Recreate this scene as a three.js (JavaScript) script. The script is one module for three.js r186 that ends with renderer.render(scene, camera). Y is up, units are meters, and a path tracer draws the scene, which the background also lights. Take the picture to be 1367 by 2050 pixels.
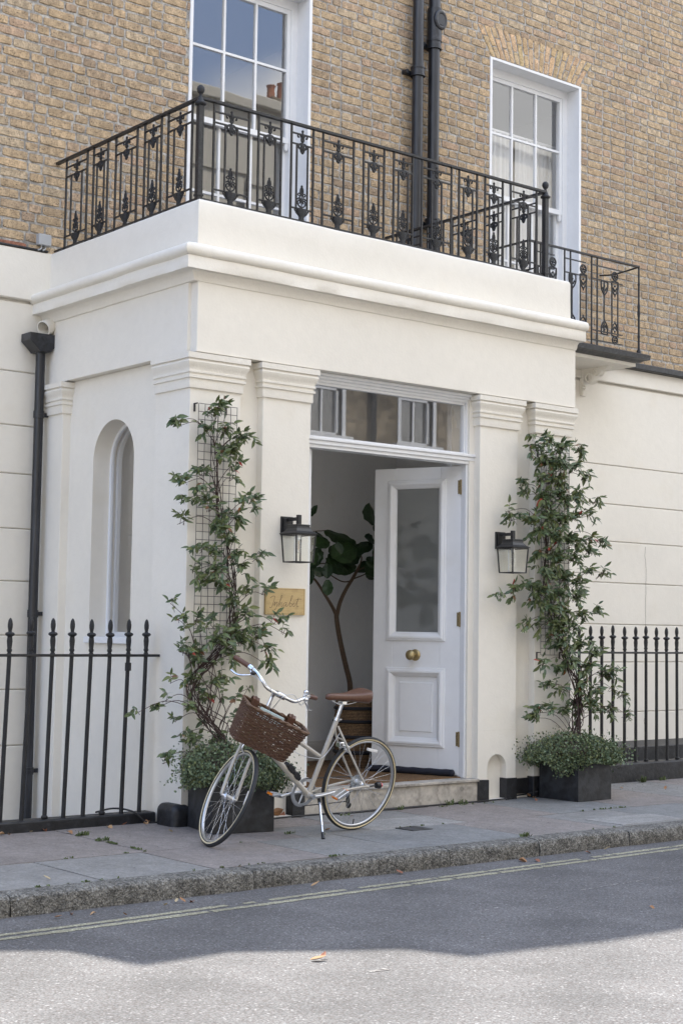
import * as THREE from 'three';
import { mergeGeometries, mergeVertices, toCreasedNormals } from 'three/addons/utils/BufferGeometryUtils.js';
import { RoundedBoxGeometry } from 'three/addons/geometries/RoundedBoxGeometry.js';

const V = (x, y, z) => new THREE.Vector3(x, y, z);
const scene = new THREE.Scene();

// ---------- camera (solved from the photograph's vanishing lines) ----------
const EYE = V(-5.7557, 1.33, 8.7726), FOC = 3073.81, YAW = 0.6808, PITCH = 0.0766, ROLL = 0.0149;
const FW = V(Math.sin(YAW) * Math.cos(PITCH), Math.sin(PITCH), -Math.cos(YAW) * Math.cos(PITCH));
const RT0 = V(Math.cos(YAW), 0, Math.sin(YAW)), UP0 = RT0.clone().cross(FW);
const RT = RT0.clone().multiplyScalar(Math.cos(ROLL)).addScaledVector(UP0, Math.sin(ROLL));
const UPV = UP0.clone().multiplyScalar(Math.cos(ROLL)).addScaledVector(RT0, -Math.sin(ROLL));
const camera = new THREE.PerspectiveCamera(2 * Math.atan(1025 / FOC) * 180 / Math.PI, 682 / 1024, 0.1, 400);
camera.position.copy(EYE);
camera.quaternion.setFromRotationMatrix(new THREE.Matrix4().makeBasis(RT, UPV, FW.clone().negate()));
scene.add(camera);
// a pixel of the photograph on the plane z = const (facade-parallel) or y = const
function ray(u, v) { return FW.clone().addScaledVector(RT, (u - 683.5) / FOC).addScaledVector(UPV, -(v - 1025) / FOC); }
function onZ(u, v, z) { const d = ray(u, v); return EYE.clone().addScaledVector(d, (z - EYE.z) / d.z); }

// ---------- renderer, exposure ----------
const renderer = new THREE.WebGLRenderer({ antialias: true });
renderer.setSize(682, 1024);
renderer.toneMapping = THREE.LinearToneMapping;
renderer.toneMappingExposure = 2.3;
renderer.shadowMap.enabled = true;

// ---------- noise ----------
function rng(s) { return () => { s |= 0; s = s + 0x6D2B79F5 | 0; let t = Math.imul(s ^ s >>> 15, 1 | s); t = t + Math.imul(t ^ t >>> 7, 61 | t) ^ t; return ((t ^ t >>> 14) >>> 0) / 4294967296; }; }
const hash = (x, y, z) => { let h = Math.imul(x, 374761393) + Math.imul(y, 668265263) + Math.imul(z, 2147483647 ^ 0x5bd1e995) | 0; h = Math.imul(h ^ h >>> 13, 1274126177); return ((h ^ h >>> 16) >>> 0) / 4294967296; };
const sm = t => t * t * (3 - 2 * t), mod = (a, n) => ((a % n) + n) % n, mix = (a, b, t) => a + (b - a) * t, clamp = (v, a = 0, b = 1) => Math.min(b, Math.max(a, v));
function pn(x, y, p, s = 0) { // periodic value noise
  const xi = Math.floor(x), yi = Math.floor(y), fx = sm(x - xi), fy = sm(y - yi);
  const h = (a, b) => hash(mod(a, p), mod(b, p), s);
  return mix(mix(h(xi, yi), h(xi + 1, yi), fx), mix(h(xi, yi + 1), h(xi + 1, yi + 1), fx), fy);
}
function pf(u, v, f, oct, s = 0, g = .5) { let a = 1, t = 0, n = 0; for (let i = 0; i < oct; i++) { t += a * pn(u * f, v * f, f, s + i * 17); n += a; a *= g; f *= 2; } return t / n; }
function n3(x, y, z, s = 0) { const zi = Math.floor(z), fz = sm(z - zi); return mix(pn(x, y, 4096, s + zi * 7), pn(x, y, 4096, s + zi * 7 + 7), fz) * 2 - 1; }

// ---------- sky: blue summer air with broken cumulus; one warm sun behind the house ----------
const SUN_EL = 58 * Math.PI / 180, SUN_AZ = 15 * Math.PI / 180;
const toSun = V(Math.sin(SUN_AZ) * Math.cos(SUN_EL), Math.sin(SUN_EL), -Math.cos(SUN_AZ) * Math.cos(SUN_EL));
{
  const W = 1024, H = 512, d = new Float32Array(W * H * 4), dir = V(0, 0, 0);
  for (let j = 0; j < H; j++) for (let i = 0; i < W; i++) {
    const el = ((j + .5) / H - .5) * Math.PI, az = ((i + .5) / W - .5) * 2 * Math.PI;
    dir.set(Math.cos(el) * Math.cos(az), Math.sin(el), Math.cos(el) * Math.sin(az));
    const y = Math.max(dir.y, 0), h = Math.pow(1 - y, 4.2);
    let c = [mix(.21, .84, h), mix(.33, .91, h), mix(.60, 1.02, h)];
    const ca = Math.max(0, dir.dot(toSun)), gl = .55 * Math.pow(ca, 40) + .18 * Math.pow(ca, 6);
    c = c.map((v, k) => v + gl * [1, .96, .88][k]);
    if (dir.y > -.02) {
      const q = 1 / (y + .22), cx = dir.x * q * 1.6 + 6.05, cz = dir.z * q * 1.6 + 4.83;
      let f = 0, a = 1, fr = 1, n = 0;
      for (let o = 0; o < 6; o++) { f += a * pn(cx * fr, cz * fr, 4096, 91 + o); n += a; a *= .5; fr *= 2.03; }
      f /= n;
      const cov = clamp((f - .47) / .13), k = sm(cov), sh = mix(1.12, .72, sm(clamp((f - .56) / .2)));
      c = c.map((v, m) => mix(v, [1.0, .99, .97][m] * sh, k * .92));
    }
    if (dir.y < 0) { const t = clamp(-dir.y * 12); c = c.map((v, m) => mix(v, [.26, .25, .24][m], t)); }
    const o = (j * W + i) * 4; d[o] = c[0]; d[o + 1] = c[1]; d[o + 2] = c[2]; d[o + 3] = 1;
  }
  const t = new THREE.DataTexture(d, W, H, THREE.RGBAFormat, THREE.FloatType);
  t.mapping = THREE.EquirectangularReflectionMapping; t.magFilter = THREE.LinearFilter; t.minFilter = THREE.LinearFilter; t.wrapS = THREE.RepeatWrapping; t.needsUpdate = true;
  scene.background = t; scene.environment = t; scene.backgroundIntensity = 1.3; scene.environmentIntensity = 1.3;
}
const sun = new THREE.DirectionalLight(new THREE.Color(1, .955, .88), 4.3);
sun.target.position.set(0, 0, 2); sun.position.copy(toSun).multiplyScalar(60).add(sun.target.position); sun.castShadow = true;
Object.assign(sun.shadow.camera, { left: -30, right: 30, top: 30, bottom: -30, near: 1, far: 120 });
sun.shadow.mapSize.set(4096, 4096); sun.shadow.radius = 1;
scene.add(sun, sun.target);

// ---------- building helpers ----------
const used = {};
function numbered(n) { const k = used[n] = (used[n] || 0) + 1; return k === 1 ? n : n + '_' + String(k - 1).padStart(3, '0'); }
function tag(o, label, category, group, kind) { if (label) o.userData.label = label; if (category) o.userData.category = category; if (group) o.userData.group = group; if (kind) o.userData.kind = kind; return o; }
function thing(name, label, category, base = [0, 0, 0], group) { const o = new THREE.Group(); o.name = numbered(name); o.position.set(...base); o.userData = {}; tag(o, label, category, group); scene.add(o); return o; }
function baseOf(o) { let r = V(0, 0, 0); for (let p = o; p && p !== scene; p = p.parent) r.add(p.position); return r; }
// geometry given in world metres, hung under a thing or a part
function add(parent, name, geo, mat) {
  const b = baseOf(parent), m = new THREE.Mesh(geo.translate(-b.x, -b.y, -b.z), mat);
  m.name = parent === scene ? numbered(name) : name; m.castShadow = m.receiveShadow = true; parent.add(m); return m;
}
// shared geometry at a world position
function put(parent, name, geo, mat, p, q) {
  const b = baseOf(parent), m = new THREE.Mesh(geo, mat); m.name = parent === scene ? numbered(name) : name; m.position.set(p.x - b.x, p.y - b.y, p.z - b.z);
  if (q) m.quaternion.copy(q); m.castShadow = m.receiveShadow = true; parent.add(m); return m;
}
function uvm(g, s = 1, off = 0) { // uv in metres, by the way each face points
  g = g.index ? g.toNonIndexed() : g;
  const p = g.attributes.position, n = p.count, uv = new Float32Array(n * 2), a = V(0, 0, 0), b = V(0, 0, 0), c = V(0, 0, 0);
  for (let i = 0; i < n; i += 3) {
    a.fromBufferAttribute(p, i); b.fromBufferAttribute(p, i + 1); c.fromBufferAttribute(p, i + 2);
    const m = b.clone().sub(a).cross(c.clone().sub(a)), ax = Math.abs(m.x), ay = Math.abs(m.y), az = Math.abs(m.z);
    [a, b, c].forEach((q, k) => { const [u, v] = ay >= ax && ay >= az ? [q.x, q.z] : ax > az ? [q.z, q.y] : [q.x, q.y]; uv[(i + k) * 2] = u / s + off; uv[(i + k) * 2 + 1] = v / s + off * .37; });
  }
  g.setAttribute('uv', new THREE.BufferAttribute(uv, 2)); return g;
}
const strip = g => { g = g.index ? g.toNonIndexed() : g; for (const k of Object.keys(g.attributes)) if (!['position', 'normal', 'uv', 'color'].includes(k)) g.deleteAttribute(k); if (!g.attributes.uv) g.setAttribute('uv', new THREE.BufferAttribute(new Float32Array(g.attributes.position.count * 2), 2)); return g; };
const flip = g => { g = strip(g); for (const k of Object.keys(g.attributes)) { const a = g.attributes[k], n = a.itemSize, r = a.array; for (let i = 0; i < a.count; i += 3) for (let j = 0; j < n; j++) { const x = r[(i + 1) * n + j]; r[(i + 1) * n + j] = r[(i + 2) * n + j]; r[(i + 2) * n + j] = x; } } return g; };
const merge = gs => mergeGeometries(gs.map(strip), false);
const box = (x0, x1, y0, y1, z0, z1) => uvm(new THREE.BoxGeometry(x1 - x0, y1 - y0, z1 - z0).translate((x0 + x1) / 2, (y0 + y1) / 2, (z0 + z1) / 2));
const rbox = (x0, x1, y0, y1, z0, z1, r = .006, s = 2) => uvm(new RoundedBoxGeometry(x1 - x0, y1 - y0, z1 - z0, s, r).translate((x0 + x1) / 2, (y0 + y1) / 2, (z0 + z1) / 2));
const YU = V(0, 1, 0);
function rod(a, b, r1, r2 = r1, n = 10, caps = true) { const d = b.clone().sub(a), L = d.length(); return strip(new THREE.CylinderGeometry(r2, r1, L, n, 1, !caps).applyQuaternion(new THREE.Quaternion().setFromUnitVectors(YU, d.normalize())).translate((a.x + b.x) / 2, (a.y + b.y) / 2, (a.z + b.z) / 2)); }
function tube(pts, r, seg = 24, n = 8, closed = false) { return strip(new THREE.TubeGeometry(new THREE.CatmullRomCurve3(pts, closed, 'centripetal'), seg, r, n, closed)); }
function taper(pts, r0, r1, seg = 16, n = 6) { // a stem that thins towards its tip
  const c = new THREE.CatmullRomCurve3(pts), g = new THREE.TubeGeometry(c, seg, 1, n), p = g.attributes.position, q = V(0, 0, 0);
  for (let i = 0; i <= seg; i++) { const o = c.getPointAt(i / seg), r = mix(r0, r1, i / seg); for (let j = 0; j <= n; j++) { const k = i * (n + 1) + j; q.fromBufferAttribute(p, k).sub(o).multiplyScalar(r).add(o); p.setXYZ(k, q.x, q.y, q.z); } }
  return strip(g);
}
const ball = (c, r, sx = 1, sy = 1, sz = 1, n = 14) => strip(new THREE.SphereGeometry(r, n, n - 4).scale(sx, sy, sz).translate(c.x, c.y, c.z));
function extrude(pts, depth, holes = [], bevel = 0) { const s = new THREE.Shape(pts.map(p => new THREE.Vector2(...p))); for (const h of holes) s.holes.push(h instanceof THREE.Path ? h : new THREE.Path(h.map(p => new THREE.Vector2(...p)))); return new THREE.ExtrudeGeometry(s, { depth, bevelEnabled: bevel > 0, bevelSize: bevel, bevelThickness: bevel, bevelSegments: 2, curveSegments: 16 }); }
// a moulding run round the left, front and right sides of a plan rectangle: profile of [projection, height]
function moulding(prof, r, { n = 1, jit = 0, k = [1, 1, 1], crease = .7, s = 0 } = {}) {
  const P = [], path = pr => { const x0 = r.x0 - pr * k[0], x1 = r.x1 + pr * k[2], z1 = r.z1 + pr * k[1], o = []; for (let i = 0; i < n; i++) o.push([x0, mix(r.z0, z1, i / n)]); for (let i = 0; i < n; i++) o.push([mix(x0, x1, i / n), z1]); for (let i = 0; i <= n; i++) o.push([x1, mix(z1, r.z0, i / n)]); return o; };
  const rows = prof.map(([pr, y], a) => path(pr).map(([x, z], b) => { const j = jit ? jit * n3(x * 5 + z * 5, y * 9, a * .7, 5 + s) : 0, j2 = jit ? jit * n3(x * 4 - z * 4, y * 6, 3, 9 + s) : 0; return V(x + (z < r.z1 - .05 ? j : 0), y + j2, z + (z > r.z1 - .05 ? j : 0)); }));
  for (let a = 0; a + 1 < rows.length; a++) for (let b = 0; b + 1 < rows[a].length; b++) { const q = [rows[a][b], rows[a][b + 1], rows[a + 1][b + 1], rows[a + 1][b]]; for (const i of [0, 1, 2, 0, 2, 3]) P.push(q[i].x, q[i].y, q[i].z); }
  const g = new THREE.BufferGeometry(); g.setAttribute('position', new THREE.Float32BufferAttribute(P, 3)); g.computeVertexNormals();
  return uvm(toCreasedNormals(g, crease));
}

// ---------- procedural textures and materials ----------
function tex(n, fn, srgb = true) {
  const d = new Uint8Array(n * n * 4);
  for (let j = 0; j < n; j++) for (let i = 0; i < n; i++) { const c = fn(i / n, j / n, i, j), o = (j * n + i) * 4; d[o] = clamp(c[0]) * 255; d[o + 1] = clamp(c[1]) * 255; d[o + 2] = clamp(c[2]) * 255; d[o + 3] = 255; }
  const t = new THREE.DataTexture(d, n, n, THREE.RGBAFormat); t.wrapS = t.wrapT = THREE.RepeatWrapping; t.magFilter = THREE.LinearFilter; t.minFilter = THREE.LinearMipmapLinearFilter; t.generateMipmaps = true;
  if (srgb) t.colorSpace = THREE.SRGBColorSpace; t.needsUpdate = true; return t;
}
const repCache = new Map();
const rep = (t, m) => { const k = t.uuid + m; if (!repCache.has(k)) { const c = t.clone(); c.repeat.set(1 / m, 1 / m); c.needsUpdate = true; repCache.set(k, c); } return repCache.get(k); };
const g1 = v => [v, v, v];
const T = {};
T.paint = tex(512, (u, v) => { const a = pf(u, v, 4, 5, 3), b = pf(u, v, 48, 3, 8), c = pf(u * 1, v, 8, 3, 21); const k = .965 + (a - .5) * .04 + (b - .5) * .02, d = clamp((c - .68) * 3) * .03; return [k - d * .6, k - d * .8, k - d * 1.3]; });
T.paintBump = tex(512, (u, v) => g1(.5 + (pf(u, v, 10, 4, 4) - .5) * .9 + (pf(u, v, 90, 2, 6) - .5) * .35), false);
T.brick = tex(512, (u, v) => { const a = pf(u, v, 10, 5, 31), b = pf(u, v, 60, 3, 37), c = pf(u, v, 26, 2, 41), pit = clamp((pf(u, v, 70, 2, 45) - .70) * 9), soot = clamp((pf(u, v, 7, 4, 47) - .55) * 3.2), lime = clamp((pf(u, v, 12, 4, 49) - .62) * 4); let k = .86 + (a - .5) * .30 + (b - .5) * .24 + (c - .5) * .10 - pit * .38; const r = [k * 1.02, k * .97, k * .9].map((x, i) => mix(x, [.36, .335, .31][i], soot * .18)); return r.map((x, i) => mix(x, [.88, .85, .78][i], lime * .25)); });
T.brickBump = tex(512, (u, v) => g1(.55 + (pf(u, v, 14, 4, 33) - .5) * .9 + (pf(u, v, 90, 2, 35) - .5) * .5 - clamp((pf(u, v, 70, 2, 45) - .70) * 8) * .6), false);
T.mortar = tex(256, (u, v) => { const k = .8 + (pf(u, v, 20, 4, 51) - .5) * .5 + (pf(u, v, 100, 1, 52) - .5) * .2; return [k, k * .985, k * .96]; });
T.asphalt = tex(1024, (u, v) => { // crushed stone set in bitumen
  const q = (f, s) => { const x = u * f, y = v * f, xi = Math.floor(x), yi = Math.floor(y); let b = 9, id = 0; for (let j = -1; j < 2; j++) for (let i = -1; i < 2; i++) { const cx = mod(xi + i, f), cy = mod(yi + j, f), dx = xi + i + hash(cx, cy, s) - x, dy = yi + j + hash(cx, cy, s + 1) - y, d = dx * dx + dy * dy; if (d < b) { b = d; id = hash(cx, cy, s + 2); } } return [Math.sqrt(b), id]; };
  const [d1, i1] = q(120, 61), [d2, i2] = q(210, 66), big = pf(u, v, 3, 4, 69);
  let k = .68 + (i1 - .5) * .17 + (i2 - .5) * .12; k *= mix(1.04, .82, clamp((d1 - .35) * 2)); k *= .86 + big * .28; const w = i1 > .97 ? 1.2 : 1, h = i1 < .3 ? .03 : 0; k *= w; return [k * (1.0 + h), k * (.99), k * (.985 - h * .3)]; });
T.asphaltBump = tex(1024, (u, v) => { const f = 120, x = u * f, y = v * f, xi = Math.floor(x), yi = Math.floor(y); let b = 9; for (let j = -1; j < 2; j++) for (let i = -1; i < 2; i++) { const cx = mod(xi + i, f), cy = mod(yi + j, f), dx = xi + i + hash(cx, cy, 61) - x, dy = yi + j + hash(cx, cy, 62) - y; b = Math.min(b, dx * dx + dy * dy); } return g1(1 - clamp(Math.sqrt(b) * 1.3)); }, false);
T.slab = tex(1024, (u, v) => { const a = pf(u, v, 5, 5, 71), b = pf(u, v, 130, 2, 74), c = pf(u, v, 24, 4, 77), st = clamp((pf(u, v, 4, 4, 79) - .58) * 4), sp = hash(Math.floor(u * 420), Math.floor(v * 420), 3) > .975 ? .12 : 0; const k = .84 + (a - .5) * .12 + (b - .5) * .20 + (c - .5) * .14 - st * .06 + sp; return [k, k * .995, k * .985]; });
T.slabBump = tex(512, (u, v) => g1(.5 + (pf(u, v, 20, 4, 73) - .5) * .8 + (pf(u, v, 120, 2, 76) - .5) * .6), false);
T.granite = tex(512, (u, v) => { const a = pf(u, v, 70, 2, 81), b = pf(u, v, 34, 3, 84), c = pf(u, v, 6, 4, 87), k = .72 + (a - .5) * .6 + (b - .5) * .5 + (c - .5) * .3; return [k, k * .985, k * .95]; });
T.graniteBump = tex(512, (u, v) => g1(.5 + (pf(u, v, 40, 4, 83) - .5) * 1.6), false);
T.step = tex(512, (u, v) => { const a = pf(u, v, 5, 5, 91), c = pf(u, v, 40, 3, 94), vein = clamp(1 - Math.abs(pf(u, v, 4, 5, 97) - .5) * 26), st = clamp((pf(u, v, 6, 4, 99) - .56) * 4); const k = .84 + (a - .5) * .3 + (c - .5) * .18 - vein * .13 - st * .12; return [k, k * .98, k * .95]; });
T.iron = tex(256, (u, v) => { const k = .72 + (pf(u, v, 20, 4, 101) - .5) * .6, d = clamp((pf(u, v, 9, 4, 104) - .62) * 5) * .35; return [k + d, k + d * .95, k + d * .9]; });
T.ironBump = tex(256, (u, v) => g1(.5 + (pf(u, v, 26, 3, 105) - .5) * 1.4), false);
T.coir = tex(256, (u, v) => { const k = .7 + (pf(u, v, 90, 2, 111) - .5) * .9; return [k, k * .97, k * .92]; });
T.weave = tex(256, (u, v) => { const k = .66 + .22 * Math.sin(v * Math.PI * 2 * 34) + (pf(u, v, 60, 2, 115) - .5) * .4; return [k, k * .96, k * .9]; });
T.leaf = tex(256, (u, v) => { const m = Math.abs(u - .5), k = .78 + (pf(u, v, 14, 4, 121) - .5) * .4 + clamp(1 - m * 40) * .22 + clamp(1 - Math.abs(mod(v * 7 + m * 5, 1) - .5) * 14) * .1; return [k, k, k * .95]; });
T.bark = tex(256, (u, v) => { const k = .7 + (pf(u, v, 12, 4, 131) - .5) * .7 + (pf(u, v * .2, 40, 2, 134) - .5) * .4; return [k, k * .97, k * .94]; });
T.wood = tex(256, (u, v) => { const k = .78 + (pf(u, v, 30, 3, 141) - .5) * .6; return [k, k * .98, k * .95]; });
T.leather = tex(256, (u, v) => g1(.82 + (pf(u, v, 40, 3, 151) - .5) * .35));
T.far = tex(512, (u, v) => { const a = pf(u, v, 8, 4, 161), row = hash(0, Math.floor(v * 64), 5), b = hash(Math.floor(u * 26 + row * 9), Math.floor(v * 64), 7), k = .74 + (a - .5) * .4 + (b - .5) * .34; return [k, k * .97, k * .92]; });

const C3 = (r, g, b) => new THREE.Color().setRGB(r, g, b);
const mat = (c, rough = .7, o = {}) => new THREE.MeshStandardMaterial({ color: C3(...c), roughness: rough, ...o });
const phys = (c, rough, o = {}) => new THREE.MeshPhysicalMaterial({ color: C3(...c), roughness: rough, ...o });
const DS = { side: THREE.DoubleSide };
const M = {
  stucco: mat([.82, .782, .705], .62, { map: rep(T.paint, 2.3), bumpMap: rep(T.paintBump, 1.1), bumpScale: .0016 }),
  stuccoOld: mat([.82, .782, .705], .66, { map: rep(T.paint, 1.1), bumpMap: rep(T.paintBump, .6), bumpScale: .0026 }),
    white: mat([.80, .81, .83], .38, { map: rep(T.paint, 1.7) }),
  doorPaint: mat([.80, .81, .83], .36, { map: rep(T.paint, 1.9) }),
  hall: mat([.76, .76, .76], .8, { map: rep(T.paint, 2) }),
  skirting: mat([.62, .60, .57], .6),
  blackPaint: mat([.022, .024, .030], .5, { map: rep(T.iron, .6), bumpMap: rep(T.paintBump, .3), bumpScale: .003 }),
  iron: mat([.022, .023, .027], .42, { map: rep(T.iron, .3), bumpMap: rep(T.ironBump, .12), bumpScale: .0012 }),
  pipe: mat([.030, .033, .042], .36, { map: rep(T.iron, .5) }),
  brick: mat([1, 1, 1], .9, { map: T.brick, vertexColors: true, bumpMap: T.brickBump, bumpScale: .006 }),
  mortar: mat([.56, .555, .55], .95, { map: rep(T.mortar, .5) }),
  asphalt: mat([1, 1, 1], .88, { map: rep(T.asphalt, 1.15), vertexColors: true, bumpMap: rep(T.asphaltBump, 1.15), bumpScale: .0013 }),
  line: mat([.68, .66, .47], .8, { map: rep(T.asphalt, 1.15) }),
  chalk: mat([.48, .47, .45], .9, { map: rep(T.asphalt, 1.15) }),
  dirt: mat([.10, .09, .075], .95, { map: rep(T.mortar, .3) }),
  moss: mat([.095, .125, .045], .8, DS),
  granite: mat([.30, .295, .285], .85, { map: rep(T.granite, .42), bumpMap: rep(T.graniteBump, .3), bumpScale: .006 }),
  step: mat([.60, .58, .55], .55, { map: rep(T.step, .9), bumpMap: rep(T.slabBump, .6), bumpScale: .002 }),
  coir: mat([.36, .21, .10], .95, { map: rep(T.coir, .25), bumpMap: rep(T.ironBump, .05), bumpScale: .004 }),
  glass: phys([1, 1, 1], 0, { transmission: 1, thickness: 0, ior: 2.3 }),
  lampGlass: phys([.97, .985, .98], .02, { transmission: 1, thickness: 0, ior: 1.6 }),
  frosted: phys([.78, .81, .80], .62, { transmission: .92, thickness: 0, ior: 1.6 }),
  chrome: mat([.74, .75, .77], .2, { metalness: 1 }),
  alu: mat([.62, .63, .65], .34, { metalness: 1 }),
  brass: mat([.42, .33, .17], .38, { metalness: .9 }),
  hingeBrass: mat([.46, .36, .20], .45, { metalness: .8, map: rep(T.iron, .06) }),
  frameTaupe: phys([.47, .44, .39], .32, { clearcoat: .6, clearcoatRoughness: .15 }),
  tyre: mat([.022, .023, .026], .7), tyreCream: mat([.62, .53, .34], .7),
  brown: mat([.165, .072, .040], .42, { map: rep(T.leather, .1) }),
  wicker: mat([.170, .084, .050], .55, { map: rep(T.wood, .05) }), wickerLight: mat([.21, .122, .072], .55, { map: rep(T.wood, .05) }),
  plastic: mat([.018, .018, .02], .4), orange: phys([.85, .24, .02], .2, { clearcoat: 1 }), red: phys([.55, .02, .03], .2, { clearcoat: 1 }), reflector: phys([.80, .80, .80], .15, { clearcoat: 1 }),
  paper: mat([.62, .76, .78], .6),
  planter: mat([.030, .033, .040], .55, { map: rep(T.iron, .7), bumpMap: rep(T.paintBump, .5), bumpScale: .002 }), soil: mat([.035, .026, .019], .95, { map: rep(T.mortar, .2) }),
  wire: mat([.030, .026, .028], .5), stem: mat([.085, .052, .042], .8, { map: rep(T.bark, .08) }), stemDark: mat([.060, .034, .030], .8),
  figBark: mat([.20, .135, .085], .8, { map: rep(T.bark, .15), bumpMap: rep(T.ironBump, .06), bumpScale: .003 }),
  navy: mat([.020, .022, .040], .85, { map: rep(T.leather, .05) }),
  weave: mat([.30, .20, .115], .85, { map: rep(T.weave, .42) }), weaveDark: mat([.028, .028, .036], .85, { map: rep(T.leather, .03) }),
  curtain: phys([.90, .91, .92], .95, { transmission: .22, thickness: 0, ior: 1.2, side: THREE.DoubleSide }),
  room: mat([.62, .61, .60], .85),
  slate: mat([.07, .072, .08], .7), lead: mat([.045, .048, .055], .45, { map: rep(T.iron, .5) }),
  farBrick: mat([.34, .295, .23], .9, { map: rep(T.far, 5.2) }), farCream: mat([.60, .56, .48], .7, { map: rep(T.paint, 3) }), terracotta: mat([.42, .17, .09], .8),
  bulb: phys([.9, .9, .9], .05, { transmission: .9, thickness: 0, ior: 1.45 }), filament: mat([.55, .28, .12], .5),
  greyBox: mat([.40, .41, .42], .6), cable: mat([.02, .02, .022], .5),
};
const leafMat = (c, r = .32) => phys(c, r, { map: T.leaf, side: THREE.DoubleSide, transmission: .12, thickness: 0, ior: 1.4 });
M.leaves = [[.165, .225, .108], [.130, .195, .100], [.190, .250, .115], [.240, .285, .115], [.140, .210, .130], [.175, .225, .095]].map(c => leafMat(c));
M.leafRed = leafMat([.55, .075, .06], .5); M.leafOrange = leafMat([.52, .17, .05], .55); M.leafBrown = leafMat([.30, .155, .09], .7);
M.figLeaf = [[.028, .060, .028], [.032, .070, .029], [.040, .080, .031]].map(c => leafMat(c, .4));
M.tiny = [[.115, .155, .078], [.085, .125, .045], [.045, .070, .032]].map(c => mat(c, .5, DS));
M.fallen = [[.34, .18, .085], [.40, .25, .13], [.28, .12, .07], [.45, .36, .22]].map(c => mat(c, .8, DS));
M.slabs = [[.325, .318, .308], [.335, .297, .278], [.288, .29, .288], [.345, .307, .287], [.312, .307, .298], [.42, .41, .395]].map(c => mat(c, .82, { map: rep(T.slab, 1.35), bumpMap: rep(T.slabBump, .5), bumpScale: .0035 }));

// ---------- ground, road, pavement ----------
const ROAD = -.11, KERB_Z = 1.775;
tag(add(scene, 'ground', box(-120, 120, -.6, -.3, -120, 120), M.dirt), null, null, null, 'structure');
{
  // carriageway: one sheet, coarse tone patches in the vertex colours
  const nx = 220, nz = 90, g = new THREE.PlaneGeometry(60, 9.4, nx, nz).rotateX(-Math.PI / 2).translate(4, ROAD, KERB_Z + 4.69);
  const p = g.attributes.position, c = new Float32Array(p.count * 3), r = rng(5);
  for (let i = 0; i < p.count; i++) {
    const x = p.getX(i), z = p.getZ(i), a = n3(x * .5, z * .9, 1, 3), b = n3(x * 1.9, z * 3.1, 2, 4), d = n3(x * .25, z * 5, 3, 8);
    const k = 1 + a * .07 + b * .05 + d * .05;
    c[i * 3] = .268 * k; c[i * 3 + 1] = .265 * k; c[i * 3 + 2] = .262 * k;
    
  }
  g.setAttribute('color', new THREE.BufferAttribute(c, 3)); g.computeVertexNormals();
  const uv = g.attributes.uv; for (let i = 0; i < p.count; i++) uv.setXY(i, p.getX(i), p.getZ(i));
  const road = tag(add(scene, 'road', g, M.asphalt), null, null, null, 'structure');
  // worn double yellow lines, with the breaks the photo shows
  const line = (x0, x1, z, w, name, m, wear, seed) => {
    const P = [], n = Math.ceil((x1 - x0) / .02), rr = rng(seed);
    const zz = x => z(x) + .006 * n3(x * 2, seed, 0, 2);
    for (let i = 0; i < n; i++) {
      const a = x0 + i * .02, b = a + .02, q = n3(a * 3, seed, 1, 7) * .5 + .5; if (rr() < wear * (q > .6 ? 1.6 : .6)) continue;
      const wa = w * (.5 + .12 * n3(a * 22, seed, 0, 5)), wb = w * (.5 + .12 * n3(b * 22, seed, 0, 5)), Y = ROAD + .002;
      P.push(a, Y, zz(a) - wa, a, Y, zz(a) + wa, b, Y, zz(b) + wb, a, Y, zz(a) - wa, b, Y, zz(b) + wb, b, Y, zz(b) - wb);
    }
    const gg = new THREE.BufferGeometry(); gg.setAttribute('position', new THREE.Float32BufferAttribute(P, 3)); gg.computeVertexNormals();
    return add(road, name, uvm(gg), m);
  };
  const zl = x => 2.150 - .034 * (x + 2.4), zu = x => zl(x) + .082;
  for (const [a, b] of [[-9, -1.09], [-.98, -.90], [-.80, -.27], [-.16, 1.72], [1.85, 9]]) line(a, b, zl, .045, 'yellow_line', M.line, .03, 11 + a);
  line(-9, 9, zu, .05, 'yellow_line', M.line, .02, 23);
  line(-1.62, -1.40, x => 3.72 + (x + 1.5) * .1, .03, 'chalk_mark', M.chalk, .6, 31);
  line(-.42, .05, x => 2.98 - (x + .2) * .12, .018, 'chalk_mark', M.chalk, .65, 35); line(.55, 1.6, x => 2.82 - (x - 1) * .06, .018, 'chalk_mark', M.chalk, .65, 37);
}
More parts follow.
